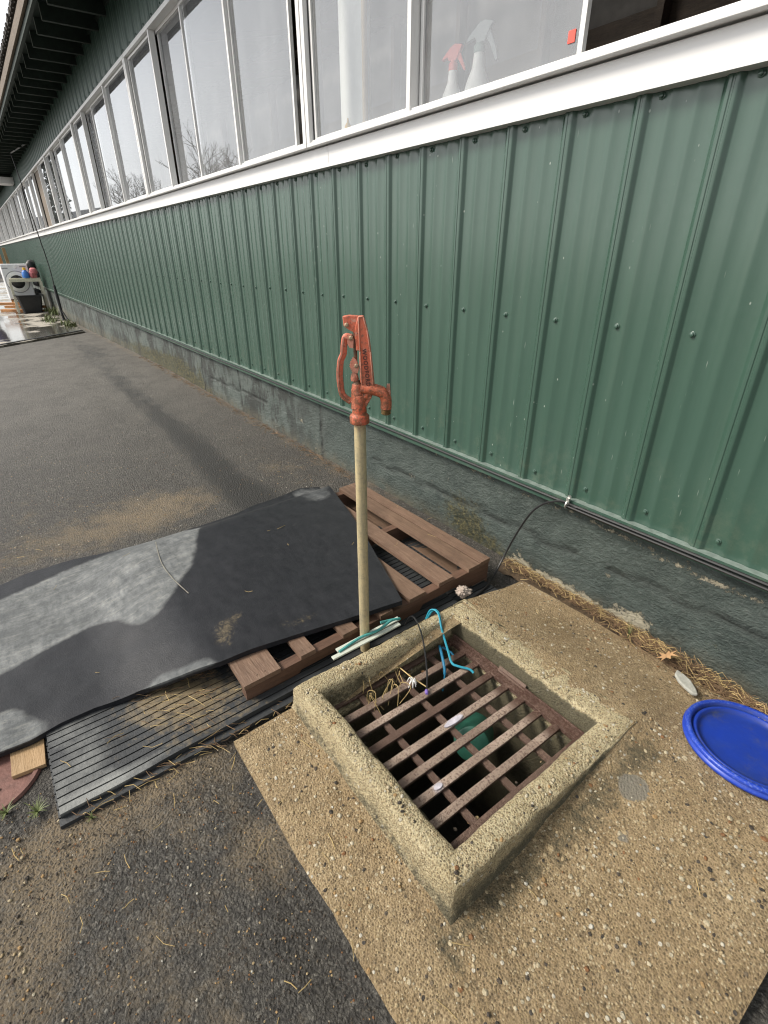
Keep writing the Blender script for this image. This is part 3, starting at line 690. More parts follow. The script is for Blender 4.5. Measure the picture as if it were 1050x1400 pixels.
# raised edges framing the lettered web
for a, b in (((376,100),(383,350)),((383,350),(392,600)),((412,96),(440,190)),((440,190),(463,350)),((463,350),(482,600)),((376,100),(412,96))):
    mb.bar(P(a[0],a[1],.0125), P(b[0],b[1],.0125), .0036, .0036, up=nn)
plate(mb, [(255,95),(262,165),(300,190),(330,205),(345,215),(372,240),(372,92),(300,88)], -.001, .020)
mb.build('yoke', M_RED, hy, smooth=True, bevel=.0018)
mb = MB()
hp = [(310,250),(272,245),(258,300),(250,370),(226,425),(215,520),(216,600),(228,680),(258,718),(300,745)]
mb.tube(smooth_path([P(a,b) for a, b in hp], 5), [.0066]*46, 10, flat=1.35)
for k in range(len(hp)-1):
    a, b = hp[k], hp[k+1]
    mb.bar(P(a[0]-12,a[1]), P(b[0]-12,b[1]), .018, .004, up=(u*-1))
plate(mb, [(285,225),(320,225),(335,260),(330,325),(300,320),(285,290)], 0, .016)
mb.build('lift_handle', M_RED, hy, smooth=True)
mb = MB()
mb.tube([P(343,205),P(343,610)], .0048, 10); mb.lathe([(.0085,0),(.0085,.010)], P(350,602), 8); mb.lathe([(.010,0),(.012,.006),(.009,.012)], P(350,618), 12)
mb.build('valve_rod', M_BRASSY, hy, smooth=True)
mb = MB()
cam_ = [(330,395),(362,440),(372,480),(368,515),(335,512),(312,500)]
te = []
for k in range(9):
    t = k/8; x = 328 - 22*math.sin(t*math.pi*.9); y = 400 + 100*t; te += [(x-10, y), (x+2, y+6)]
plate(mb, [(360,515),(372,470),(350,410),(330,392)] + te, .004, .010)
mb.lathe([(.010,-.006),(.011,0),(.009,.010)], P(332,560), 10); plate(mb, [(312,515),(350,515),(352,565),(316,565)], 0, .016)
mb.build('toothed_link', M_RED, hy, smooth=True)
for a, b, d in ((285,155,.010),(316,248,.009),(352,455,.010)):
    mb = MB(); mb.lathe([(.0062,0),(.0062,.004),(.003,.0055)], P(a,b,d), 6, axis=nn); mb.build('bolt', M_BOLT, hy)
for ch_, yy in zip("WOODFORD", np.linspace(372, 590, 8)):
    pass
def lettering(text, size, centre, ux, uy, th, mat, parent, name='lettering', sp=1.0):
    cu = bpy.data.curves.new('t', 'FONT'); cu.body = text; cu.size = size; cu.extrude = th; cu.align_x = 'CENTER'; cu.align_y = 'CENTER'; cu.space_character = sp; cu.offset = size*.02
    ob = bpy.data.objects.new('t', cu); me = bpy.data.meshes.new_from_object(ob); bpy.data.objects.remove(ob)
    ux = Vector(ux).normalized(); uy = Vector(uy).normalized(); nz = ux.cross(uy)
    R = Matrix((ux, uy, nz)).transposed(); pl = Vector(WL[parent])
    for v in me.vertices: v.co = R @ v.co + Vector(centre) - pl
    me.materials.clear(); me.materials.append(mat); o = bpy.data.objects.new(name, me); COL.objects.link(o); o.parent = parent; WL[o] = tuple(pl); return o
dn = (P(437,590) - P(412,350)).normalized()
M_LET = simple('worn_letter_relief', (.075, .022, .015), .6, .3)
lettering("WOODFORD", .0145, P(428,470,.0112), dn, nn.cross(dn), .0018, M_LET, hy, sp=1.16)

# ------------------------------------------------------------------ pallet
PTf = lambda y: -.349 + .05*y if y < -.17 else -.3575
pa = thing('wooden_pallet', (-.98,-.72,-.49), 'red brown wooden pallet beside the drain, half covered by the rubber mat', 'pallet')
DB = [(-.176,-.232),(-.238,-.300),(-.382,-.458),(-.530,-.608),(-.690,-.745),(-.842,-.902),(-1.010,-1.064),(-1.138,-1.262)]
for k, (ya, yb) in enumerate(DB):
    mb = MB(); xr = -.484 + random.uniform(-.006, .004); NS = 12
    yc = (ya+yb)/2; w = ya-yb; V = []; F = []
    for i in range(NS+1):
        x = -1.47 + (xr+1.47)*i/NS; sag = .003*noise.noise(Vector((x*3, yc*9, 1)))
        for dy, top in ((-w/2, 0), (w/2, 0), (w/2, 1), (-w/2, 1)):
            y = yc + dy + .002*noise.noise(Vector((x*5, yc*30, dy)))
            V.append((x, y, PTf(y) + sag - (0 if top else .017)))
    for i in range(NS):
        a = 4*i
        for j in range(4): F.append((a+j, a+(j+1)%4, a+4+(j+1)%4, a+4+j))
    F += [(3,2,1,0), tuple(4*NS+j for j in range(4))]
    mb.add(V, F)
    for xx in (xr-.022, -.975, -1.44):       # nail heads, part of the board's surface
        for dy in (-.012, .014): mb.lathe([(.003,0),(.003,.0006)], (xx, yc+dy, PTf(yc+dy)+.0022), 6)
    mb.build('deck_board', M_WOODX2 if k in (0, 2, 6, 7) else M_WOODX, pa, bevel=.0018)
for x0, x1 in ((-.525,-.487),(-.995,-.957),(-1.465,-1.427)):
    mb = MB(); prof = []
    ys = np.linspace(-1.258, -.180, 40)
    top = [(y, PTf(y)-.0178) for y in ys]
    def bot(y):
        b_ = PTf(y) - .0178 - .078
        for c_ in (-.98, -.45):
            t = abs(y-c_)/.12
            if t < 1: b_ += .038*min(1, (1-t)*4)
        return b_
    bt = [(y, bot(y)) for y in ys]
    V = []; F = []
    for x in (x0, x1):
        for (y, z), (y2, z2) in zip(top, bt): V += [(x, y, z), (x, y2, z2)]
    n_ = len(ys)
    for s_ in (0, 1):
        o_ = s_*2*n_
        for i in range(n_-1):
            q = (o_+2*i, o_+2*i+1, o_+2*i+3, o_+2*i+2); F.append(q if s_ else q[::-1])
    for i in range(n_-1):
        F.append((2*i, 2*i+2, 2*n_+2*i+2, 2*n_+2*i)); F.append((2*i+1, 2*n_+2*i+1, 2*n_+2*i+3, 2*i+3))
    F += [(0, 2*n_, 2*n_+1, 1), (2*n_-2, 2*n_-1, 4*n_-1, 4*n_-2)]
    mb.add(V, F); mb.build('stringer', M_WOODY, pa)
for ya, yb in ((-.18,-.27),(-1.16,-1.255)):
    mb = MB(); y = (ya+yb)/2; mb.bar((-1.46,y,PTf(y)-.107), (-.486,y,PTf(y)-.107), .09, .015); mb.build('bottom_board', M_WOODX, pa, bevel=.001)

# ------------------------------------------------------------------ rubber mats
def H(x, y):
    gg = -.465 + .03*y + .037
    wy = sm((-1.27-y)/.36); wx = sm((-1.47-x)/.22); w = 1-(1-wy)*(1-wx)
    return (PTf(max(y,-1.27))+.02)*(1-w) + gg*w
near = [(-.75,-2.35),(-.745,-2.1),(-.737,-1.892),(-.73,-1.822),(-.742,-1.746),(-.74,-1.647),(-.706,-1.523),(-.653,-1.407),(-.61,-1.289),(-.598,-1.182),(-.573,-1.047),(-.54,-.908),(-.508,-.79),(-.477,-.649)]
far = [(-1.73,-2.35),(-1.72,-2.1),(-1.71,-1.85),(-1.74,-1.741),(-1.736,-1.569),(-1.696,-1.391),(-1.669,-1.215),(-1.676,-1.017),(-1.687,-.819),(-1.713,-.705),(-1.726,-.524),(-1.746,-.397),(-1.69,-.30)]
def resample(L, n):
    L = [Vector(p) for p in L]; d = [0]
    for i in range(1, len(L)): d.append(d[-1] + (L[i]-L[i-1]).length)
    out = []; 
    for k in range(n):
        t = d[-1]*k/(n-1); i = 0
        while i < len(L)-2 and d[i+1] < t: i += 1
        out.append(L[i].lerp(L[i+1], (t-d[i])/(d[i+1]-d[i])))
    return out
def inpoly(x, y, poly):
    c = False; j = len(poly)-1
    for i in range(len(poly)):
        xi, yi = poly[i]; xj, yj = poly[j]
        if (yi > y) != (yj > y) and x < (xj-xi)*(y-yi)/(yj-yi)+xi: c = not c
        j = i
    return c
def segd(x, y, a, b):
    a = Vector(a); b = Vector(b); p = Vector((x, y)); t = max(0, min(1, (p-a).dot(b-a)/(b-a).length_squared)); return (p-a-(b-a)*t).length
dry1 = [(-1.63,-1.0),(-1.237,-1.175),(-1.098,-1.283),(-.994,-1.383),(-1.002,-1.448),(-1.1,-1.493),(-1.157,-1.549),(-1.161,-1.625),(-1.138,-1.745),(-1.102,-1.835),(-1.081,-1.90),(-1.1,-2.3),(-1.55,-2.3),(-1.587,-1.856),(-1.66,-1.6),(-1.72,-1.2)]
dry2 = [(-.90,-2.3),(-.87,-1.93),(-.917,-1.862),(-.858,-1.831),(-.795,-1.798),(-.748,-1.745),(-.70,-1.766),(-.70,-2.3)]
dry3 = [(-.69,-1.50),(-.713,-1.462),(-.678,-1.387),(-.655,-1.309),(-.58,-1.284),(-.60,-1.405)]
dry4 = [(-1.76,-.46),(-1.72,-.27),(-1.364,-.38),(-1.331,-.488),(-1.428,-.55)]
A = resample(near, 150); B = resample(far, 150)
# the last rows fan out so that the end runs from (-.477,-.649) to (-1.69,-.30)
NU, NV = 100, 150; top = []; dry = []; san = []; scr = []
scrl = [(-1.562,-1.241),(-1.334,-1.275),(-1.183,-1.273),(-1.032,-1.253)]
for i in range(NV):
    for j in range(NU):
        p = A[i].lerp(B[i], j/(NU-1)); x, y = p.x, p.y
        bow = math.sin(math.pi*j/(NU-1))*sm((i-110)/40); x += .0; y += .025*bow
        z = H(x, y) + .006*noise.noise(Vector((x*3, y*3, 4))) + .002*noise.noise(Vector((x*11, y*11, 4)))
        if j > NU-8 and i < 120: z -= .0
        top.append((x, y, z))
        ins = any(inpoly(x, y, q) for q in (dry1, dry2, dry3)); dry.append(1.0 if ins else (.5 if inpoly(x, y, dry4) else 0.0))
        san.append(gauss(x, y, [(-.75,-1.22,.05,.04,.55),(-.79,-1.15,.03,.03,.4),(-.67,-1.25,.04,.03,.35),(-.62,-.97,.025,.06,.5),(-.66,-1.05,.03,.03,.3),(-1.1,-1.9,.3,.2,.15)]))
        dm_ = min(segd(x, y, scrl[k], scrl[k+1]) for k in range(3)); scr.append(.85*math.exp(-(dm_/.006)**2))
# blur the wet/dry edge a little
D = np.array(dry).reshape(NV, NU)
for _ in range(14): D = (np.roll(D,1,0)+np.roll(D,-1,0)+np.roll(D,1,1)+np.roll(D,-1,1)+D*2)/6
dry = D.ravel().tolist(); TH = .019
nT = len(top); allv = top + [(x, y, z-TH) for x, y, z in top]; ff = []
for i in range(NV-1):
    for j in range(NU-1):
        q = (i*NU+j, i*NU+j+1, (i+1)*NU+j+1, (i+1)*NU+j); ff += [q, tuple(k+nT for k in q[::-1])]
bd = [i*NU for i in range(NV)], [i*NU+NU-1 for i in range(NV)], list(range(NU)), [(NV-1)*NU+j for j in range(NU)]
for L in bd:
    for a, b_ in zip(L, L[1:]): ff.append((a, b_, b_+nT, a+nT))
mb = MB(); mb.add(allv, ff, dry=dry+[0]*nT, sand=san+[0]*nT, scr=scr+[0]*nT)
RMAT = tag(mb.build('rubber_mat', M_RUB, smooth=True), 'large smooth black rubber mat with pale dry patches, draped over the pallet', 'mat')
mb = MB(); sp_ = smooth_path([(x, y, 0) for x, y in [(-1.60,-1.235)] + scrl], 10)
for a_ in range(len(sp_)-1):
    p_, q_ = sp_[a_], sp_[a_+1]; mb.bar((p_.x, p_.y, H(p_.x, p_.y)+.0035), (q_.x, q_.y, H(q_.x, q_.y)+.0035),   .0035*(1+.6*noise.noise(Vector((a_*.5, 0, 0)))), .0012)
mb.build('dirt_line', simple('dried_dirt', (.22, .21, .18), .9), RMAT)
def ribbed(name, x0, x1, y0, y1, ztop, th, label, pitch=.0265, dryf=None, skew=0):
    mb = MB(); V = []; d_ = []; s_ = []; g_ = []; cols = []
    x = x1
    while x > x0:
        cols += [(x, 0, 0), (x-pitch*.82, 0, 0), (x-pitch*.84, .004, 1), (x-pitch*.98, .004, 1)]; x -= pitch
    NY_ = 60
    for j in range(NY_+1):
        y = y0 + (y1-y0)*j/NY_
        for cx, dz_, g0 in cols:
            xx = cx + skew*(y-y0) + .004*noise.noise(Vector((0, y*4, 2)))
            z = ztop + .03*(y-y0) - dz_ + .004*noise.noise(Vector((xx*6, y*6, 8)))
            V.append((xx, y, z)); g_.append(.9*g0); d_.append(dryf(xx, y) if dryf else 0); s_.append(gauss(xx, y, [(-.62,-1.42,.12,.10,.5),(-.66,-1.55,.08,.1,.25),(-.55,-1.25,.1,.12,.3),(-.45,-1.5,.02,.2,.15),(-.5,-1.68,.05,.05,.15)]))
    nC = len(cols); nV = len(V)
    bot_ = [(x, y, z-th+ (0)) for x, y, z in V]; F = []
    for j in range(NY_):
        for i in range(nC-1): F.append((j*nC+i, j*nC+i+1, (j+1)*nC+i+1, (j+1)*nC+i))
    L1 = [j*nC for j in range(NY_+1)]; L2 = list(range(nC)); L3 = [j*nC+nC-1 for j in range(NY_+1)]; L4 = [NY_*nC+i for i in range(nC)]
    for L in (L1, L2, L3, L4):
        for a, b_ in zip(L, L[1:]): F.append((a, b_, b_+nV, a+nV))
    mb.add(V+bot_, F, dry=d_+[0.]*nV, sand=s_+[0.]*nV, groove=g_+[0.]*nV)
    return tag(mb.build(name, M_RIB, smooth=False), label, 'mat')
dr = lambda x, y: .38*math.exp(-(((y+1.72)/.12)**2)) * 1 + .45*math.exp(-(((x+.45)/.03)**2 + ((y+1.6)/.18)**2)) - .05
ribbed('ribbed_rubber_mat', -1.15, -.436, -1.782, -.40, -.492, .017, 'grooved black rubber mat under the pallet, uppermost of two stacked', dryf=dr)
ribbed('ribbed_rubber_mat', -1.15, -.415, -1.788, -.20, -.508, .014, 'lower grooved rubber mat showing as a thin strip below the other', skew=.008)
mb = MB(); vv = []
mb.prism([(-.772,-1.874),(-.649,-1.876),(-.640,-1.796),(-.80,-1.788)], (0,0,-.513), (1,0,0), (0,1,0), .013)
tag(mb.build('wood_block', M_TAN, bevel=.001), 'short tan plank offcut propping up the corner of the rubber mat', 'wood block')
mb = MB(); mb.lathe([(.145,-.03),(.148,-.004),(.143,.002),(.132,.002),(.129,-.004),(.118,-.005),(.02,-.003),(.0,-.003)], (-.70,-1.945,-.515), 40)
tag(mb.build('access_cover', M_IRON, smooth=True), 'round rusty red iron access cover half hidden under the mat', 'cover')

# ------------------------------------------------------------------ lid
mb = MB(); R = .164; n_ = 72
prof = [(R-.004,-.012,0,.2),(R,-.010,0,.2),(R+.001,-.001,0,.3),(R-.004,.001,.3,.2),(R-.005,.004,.3,.3),(R-.002,.010,0,1),(R-.006,.0155,0,1),(R-.015,.0160,.1,.8),(R-.018,.012,.6,.2),(R-.020,.000,1,0),(R-.023,-.001,1,0),(R-.025,.007,.5,0),(R-.030,.0085,.2,.2),(R-.034,.006,.5,0),(R-.037,-.004,1,0),(R-.055,-.005,.6,0),(.07,-.004,.35,0),(.001,-.0035,.6,0)]
V = []; F = []; gr_ = []; rd = []
for r, z, g0, d0 in prof:
    for j in range(n_): 
        an = 2*math.pi*j/n_; V.append((.532+r*math.cos(an), -.247+r*math.sin(an), -.417+z-.10*r*math.sin(an))); gr_.append(g0); rd.append(d0)
for i in range(len(prof)-1):
    for j in range(n_): F.append((i*n_+j, i*n_+(j+1)%n_, (i+1)*n_+(j+1)%n_, (i+1)*n_+j))
mb.add(V, F, grime=gr_, rimdust=rd)
tag(mb.build('bucket_lid', M_BLUE, smooth='all'), 'round bright blue plastic bucket lid lying on the concrete by the wall', 'lid')

# ------------------------------------------------------------------ barn
barn = thing('barn', (-9, .1, -.6), 'long dark green steel sided barn with white framed window band', 'barn')
XL, XR = -41.0, 1.9
# foundation
mb = MB(); fx = sorted(set(list(np.round(np.arange(-6, XR+.01, .025), 3)) + list(np.round(np.arange(XL, -6, .12), 3)))); fz = list(np.round(np.arange(-.78, -.058, .022), 4)) + [-.058]
MOSS = [(-.85,-.36,.10,.09,.62),(-.74,-.42,.08,.06,.5),(-.58,-.46,.09,.04,.5),(-5.4,-.36,.45,.10,.75),(-5.9,-.43,.8,.07,.7),(-4.8,-.46,.6,.04,.4),(-6.8,-.40,.9,.09,.55),(-4.1,-.5,.5,.03,.3),(-9.2,-.5,1.5,.08,.3),(-4.62,-.33,.05,.12,.45),(.35,-.38,.1,.06,.15)]
CHIP = [(-.30,-.45,.16,.028,.42),(-.02,-.46,.12,.02,.3),(.35,-.36,.12,.05,.2),(.02,-.42,.05,.04,.55),(.09,-.42,.03,.02,.5),(-.07,-.30,.012,.01,.6),(-.21,-.46,.10,.025,.55),(-.40,-.48,.08,.03,.6),(.03,-.5,.10,.03,.5),(-.48,-.44,.03,.05,.5),(-.106,-.288,.012,.010,.6),(-1.23,-.29,.05,.02,.38),(-1.08,-.27,.03,.015,.35),(-2.25,-.36,.04,.06,.25),(-1.7,-.21,.04,.02,.35),
        (-2.24,-.50,.06,.04,.5),(-1.9,-.50,.2,.02,.45),(-2.45,-.27,.03,.04,.4),(-1.12,-.11,.10,.012,.4),(-.92,-.10,.10,.012,.45),(-.75,-.11,.06,.014,.45),(-.95,-.21,.03,.02,.3)]
vv = []; at = {k: [] for k in ('moss','chip','crack','low','light')}
for z in fz:
    for x in fx:
        y = .010 + .005*noise.noise(Vector((x*5, z*5, 0))) + .0025*noise.noise(Vector((x*18, z*18, 3)))
        y -= .012*sm((-.40-z)/.12)*(.5+noise.noise(Vector((x*3, 0, 8))))
        gx_ = G(x, 0)
        vv.append((x, y, z)); near_ = -7 < x
        at['moss'].append(gauss(x, z, MOSS)); c_ = gauss(x, z, CHIP) if x > -3 else 0
        if x > -.9: c_ += (.52*sm((x+.9)/.6))*math.exp(-((z - (-.112-.03*sm((x+.2)/.5)))**2)/(2*.012**2))
        c_ += .30*math.exp(-((z+.075)**2)/(2*.006**2))
        at['chip'].append(c_)
        k_ = 0
        for cx in (-2.175, -4.51, -3.55, -7.2, -9.9, -12.4): 
            k_ = max(k_, .9*math.exp(-((x-cx-.012*math.sin(z*25))**2)/(2*(.010 if x > -6 else .04)**2)))
        for za, xa, xb in ((-.30,-4.3,-3.0),(-.31,-1.6,-.2),(-.27,-.1,.9)):
            if xa < x < xb: k_ = max(k_, .55*math.exp(-((z-za-.03*(x-xa)/(xb-xa)-.008*math.sin(x*23))**2)/(2*.009**2)))
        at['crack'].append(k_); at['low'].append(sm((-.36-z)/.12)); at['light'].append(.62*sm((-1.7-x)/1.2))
nx = len(fx); ff = [(j*nx+i, j*nx+i+1, (j+1)*nx+i+1, (j+1)*nx+i) for j in range(len(fz)-1) for i in range(nx-1)]
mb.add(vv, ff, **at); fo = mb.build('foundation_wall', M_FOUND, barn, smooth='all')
# siding profile
ribc = [-.052 - .2286*k for k in range(-8, 179)]
def siding(name, z0, z1, mat, screws, zs=(None,), xl=XL):
    mb = MB(); prof = [(XR, 0)]
    for rc in ribc:
        if rc > XR-.05 or rc < xl+.05: continue
        prof += [(rc+.025, 0), (rc+.0225, -.0012), (rc+.0205, -.0035), (rc+.0145, -.0100), (rc+.0128, -.0116), (rc+.0105, -.0126), (rc+.004, -.0126), (rc+.002,-.0106), (rc-.002,-.0106), (rc-.004,-.0126), (rc-.0105, -.0126), (rc-.0130, -.0116), (rc-.0150, -.0100), (rc-.0225, -.0035), (rc-.0245, -.0012), (rc-.027, 0)]
        for k in (.36, .66):
            mc_ = rc - .2286*k; prof += [(mc_+.013, 0), (mc_+.005, -.0032), (mc_-.005, -.0032), (mc_-.013, 0)]
    prof.append((xl, 0)); n_ = len(prof)
    V = [(x, y, z0) for x, y in prof] + [(x, y, z1) for x, y in prof]
    mb.add(V, [(i, i+1, n_+i+1, n_+i) for i in range(n_-1)])
    for zz in screws:
        for rc in ribc:
            if rc < -9: continue
            sx_ = rc + .052 + random.uniform(-.004, .004); zq = zz + random.uniform(-.004, .004)
            mb.lathe([(.0088,0),(.0092,.0014),(.0076,.0022),(.0056,.0026),(.0056,.0075),(.0036,.0085)], (sx_, -.0003, zq), 8, axis=(0,-1,0))
    o = mb.build(name, mat, barn, smooth=True); return o
siding('lower_siding', -.046, 1.17, M_SIDE, (0.0, .564, 1.136))
siding('upper_siding', 2.30, 2.80, M_SIDE2, (2.345,))
# base flashing: ledge and drip
mb = MB(); mb.box(XL, XR, -.030, .012, -.0475, -.0462); mb.build('base_ledge', M_FLASH, barn)
mb = MB(); mb.box(XL, XR, -.0315, -.0295, -.082, -.0455); mb.box(XL, XR, -.0295, .008, -.0835, -.0825); mb.build('drip_flashing', M_SIDE, barn)
# white trim board under the windows (three lengths)
mb = MB()
for a, b_ in ((XR,-1.872),(-1.875,-5.51),(-5.513,-9.1),(-9.103,-12.7),(-12.703,-16.3),(-16.303,-19.9),(-19.903,XL)):
    mb.box(b_, a, -.033, .0, 1.150, 1.236)
mb.box(XL, XR, -.045, -.033, 1.150, 1.156); mb.box(XL, XR, -.036, .03, 1.236, 1.2362)
mb.build('trim_board', M_WHITE, barn, bevel=.0012)
mb = MB(); mb.box(XL, XR, -.024, .0, 2.262, 2.300); mb.box(XL, XR, -.034, -.024, 2.290, 2.300); mb.build('head_trim', M_WHITE, barn)
# windows
Z0, Z1 = 1.243, 2.262
def window(x0, x1, panes, muls, opens=()):
    f = MB(); YF, YB = -.068, .020
    f.box(x0, x1, YF, YB, Z0, Z0+.016); f.box(x0, x1, YF+.012, YF+.02, Z0+.016, Z0+.026); f.box(x0, x1, -.012, -.004, Z0+.016, Z0+.03)
    f.box(x0, x1, YF, YB, Z1-.022, Z1); f.box(x0, x1, -.012, -.004, Z1-.04, Z1-.022)
    f.box(x0, x0+.030, YF, -.044, Z0+.016, Z1-.022); f.box(x1-.030, x1, YF, -.044, Z0+.016, Z1-.022)
    for m_ in muls: f.box(m_-.011, m_+.011, YF+.004, -.018, Z0+.0165, Z1-.0225)
    fr_ = f.build('window', M_VINYL, barn, bevel=.0012)
    t = MB()
    for xa_, xb_ in ((x0, x0+.034), (x1-.030, x1)): t.box(xa_, xb_, -.0435, .02, Z0+.017, Z1-.023)
    t.box(x0+.03, x1-.03, .010, .020, Z0+.017, Z0+.030); t.box(x0+.03, x1-.03, .010, .020, Z1-.035, Z1-.023)
    t.build('track', M_TRACK, fr_)
    for a, b_, y in panes:
        s_ = MB(); w = .017; za, zb = Z0+.020, Z1-.026
        s_.box(a, a+w, y-.009, y+.009, za, zb); s_.box(b_-w, b_, y-.009, y+.009, za, zb)
        s_.box(a+w, b_-w, y-.008, y+.008, za, za+.016); s_.box(a+w, b_-w, y-.008, y+.008, zb-.016, zb); s_.build('sash', M_VINYL, fr_, bevel=.001)
        g_ = MB(); g_.add([(a+w-.003,y,za+.013),(b_-w+.003,y,za+.013),(b_-w+.003,y,zb-.013),(a+w-.003,y,zb-.013)], [(0,1,2,3)]); g_.build('pane', M_GLASS, fr_, keep=True)
    return fr_
E0 = [1.02,-2.02,-5.065,-8.03,-11.05,-14.07,-17.10,-20.12,-23.14,-26.16,-29.18,-32.2,-35.22,-38.24]
w0 = window(E0[1]+.004, E0[0]-.004, [(-1.975,-1.236,-.034),(-1.205,-.487,-.014),(.22,.98,-.034)], [-1.222])
w1 = window(E0[2]+.004, E0[1]-.004, [(-2.868,-2.165,-.034),(-3.70,-2.89,-.014),(-4.28,-3.66,.006),(-5.02,-4.31,-.034)], [-2.88,-4.295])
w2 = window(E0[3]+.004, E0[2]-.004, [(-6.00,-5.11,-.034),(-6.9,-6.02,-.014),(-7.3,-6.85,.006),(-7.98,-7.29,-.034)], [-6.01,-7.28])
w3 = window(E0[4]+.004, E0[3]-.004, [(-9.12,-8.08,-.034),(-10.1,-9.15,-.014),(-10.6,-9.6,.006),(-11.0,-10.3,-.034)], [-9.13,-10.29])
w4 = window(E0[5]+.004, E0[4]-.004, [(-12.1,-11.1,-.034),(-14.02,-13.3,-.034)], [-12.12,-13.28])
for k in range(5, 13):
    a, b_ = E0[k+1], E0[k]
    window(a+.004, b_-.004, [(b_-.95,b_-.05,-.034),(b_-1.9,b_-.97,-.014),(b_-2.4,b_-1.5,.03),(a+.05,a+.78,-.034)], [b_-.96,a+.79])
mb = MB(); mb.box(-13.27,-12.14,.0,.02,Z0+.02,Z1-.03); mb.build('board', simple('weathered_board', (.20,.165,.13), .8, .3), w4)
mb = MB(); mb.box(-.545,-.521,-.0168,-.0148,1.312,1.341); mb.build('sticker', M_REDP, w0)
# interior
mb = MB()
mb.box(XL, XR, 5.0, 5.05, -.5, 4.2); mb.box(XL, XR, .12, 5.0, -.56, -.5)
mb.box(XL-.05, XL, .05, 5, -.5, 4.2); mb.box(XR, XR+.05, .05, 5, -.5, 4.2)
mb.build('interior_shell', M_INT, barn)
mb = MB()
for k in range(16): mb.box(XL+.01, XR-.01, .25+.30*k, .25+.30*k+.272, 3.05+.07*k, 3.07+.07*k)
for k in range(14): mb.box(XL+.01, XR-.01, 4.95, 4.98, -.4+.25*k, -.4+.25*k+.235)
mb.build('interior_boards', M_BARNW, barn)
mb = MB()
for k in range(28):
    x = XR-.6-1.5*k; mb.box(x-.04, x+.04, 4.80, 4.94, -.5, 4.1); mb.bar((x, .15, 2.95), (x, 5.0, 4.08), .05, .12)
mb.build('interior_posts', M_BARNW, barn)
mb = MB(); mb.box(-2.03,-1.80,.15,.17,1.0,2.7); mb.build('pale_panel', M_CURTAIN, barn)
mb = MB(); mb.box(XL, XR, .021, .24, 1.19, 1.22); mb.build('inner_sill', simple('sill_wood', (.25,.2,.15), .7), barn)
# roof, rafters, fascia
mb = MB(); sl = .02
def rz(y): return 2.765 + sl*y
for k in range(9):
    ya = .30-.099*k; yb = ya-.097
    V = []
    for x in (XL-1.5, XR+.5):
        V += [(x, ya, rz(ya)+.006), (x, yb, rz(yb)-.004), (x, yb, rz(yb)+.016), (x, ya, rz(ya)+.026)]
    mb.add(V, [(0,1,5,4),(1,2,6,5),(2,3,7,6),(3,0,4,7)])
mb.build('roof_deck', M_DKGREEN, barn)
mb = MB(); V = []
for x in (XL-1.5, XR+.5): V += [(x, .30, 2.80), (x, -.605, 2.80), (x, -.605, 2.845), (x, 3.0, 3.6), (x, 3.0, 3.55)]
mb.add(V, [(0,1,6,5),(1,2,7,6),(2,3,8,7),(3,4,9,8)]); 
x = XR+.4
while x > XL-1:
    mb.box(x, x+.05+random.random()*.06, -.622-random.random()*.008, -.60, 2.80, 2.849); x -= .14
mb.build('roof', M_SHING, barn)
mb = MB(); mb.box(XL-1.5, XR+.5, -.603, -.578, 2.672, 2.765); mb.build('fascia_board', M_FASC, barn, bevel=.002)
mb = MB(); mb.box(XL-1.5, XR+.5, -.574, -.545, 2.625, 2.70); mb.build('sub_fascia', M_DKGREEN, barn)
x = -.7
while x > XL-1:
    mb = MB(); V = []
    for xx in (x-.019, x+.019): V += [(xx, .02, rz(.02)), (xx, -.462, rz(-.462)), (xx, -.462, 2.632), (xx, .02, 2.64)]
    mb.add(V, [(0,1,2,3),(7,6,5,4),(0,4,5,1),(1,5,6,2),(2,6,7,3),(3,7,4,0)]); rf = mb.build('rafter', M_DKGREEN, barn)
    mb = MB(); mb.box(x+.006, x+.018, -.466, -.4622, 2.636, 2.752); mb.build('lit_edge_strip', M_TAIL, rf)  # rafter end edge catching light, painted on as a pale strip
    x -= .405
mb = MB(); mb.box(XL, XR, -.02, .05, 2.70, 2.735); mb.build('soffit_trim', M_DKGREEN, barn)
# pale conduit under the eave and flood light body
mb = MB(); mb.tube([(-14.0,-.245,2.63),(-12.9,-.03,2.68)], .012, 6); tag(mb.build('conduit', M_GREYP, barn), 'pale conduit under the eave')
mb = MB(); mb.box(-18.3,-17.7,-.40,-.02,2.42,2.56); mb.build('eave_box', M_WHITE, barn)

# cable along the wall base
CB = thing('wall_cable', (-2,-.04,-.06), 'bundle of black cables running along the base of the green siding', 'cable')
for k, (dy, dz_, xa, xb) in enumerate(((-.036,-.058,-11.5,1.8),(-.037,-.072,-.27,1.8),(-.044,-.066,-.26,1.8))):
    pts = []; x = xa
    while x < xb:
        pts.append((x, dy + .003*noise.noise(Vector((x*1.3, k*7, 0))), dz_ + .005*noise.noise(Vector((x*1.1, 3, k*5))))); x += .09
    mb = MB(); mb.tube(pts, .0048 if k else .0055, 7); mb.build('cable_strand', M_BLACK, CB, smooth=True)
mb = MB(); mb.tube(smooth_path([(-.225,-.040,-.062),(-.275,-.042,-.055),(-.315,-.044,-.068),(-.365,-.048,-.10),(-.41,-.055,-.16),(-.455,-.065,-.27),(-.485,-.085,-.38),(-.47,-.16,-.45),(-.44,-.24,-.455),(-.43,-.34,-.47)]), .0042, 7)
tag(mb.build('branch_cable', M_BLACK, smooth=True), 'single thin black cable curving down the foundation behind the pallet', 'cable')
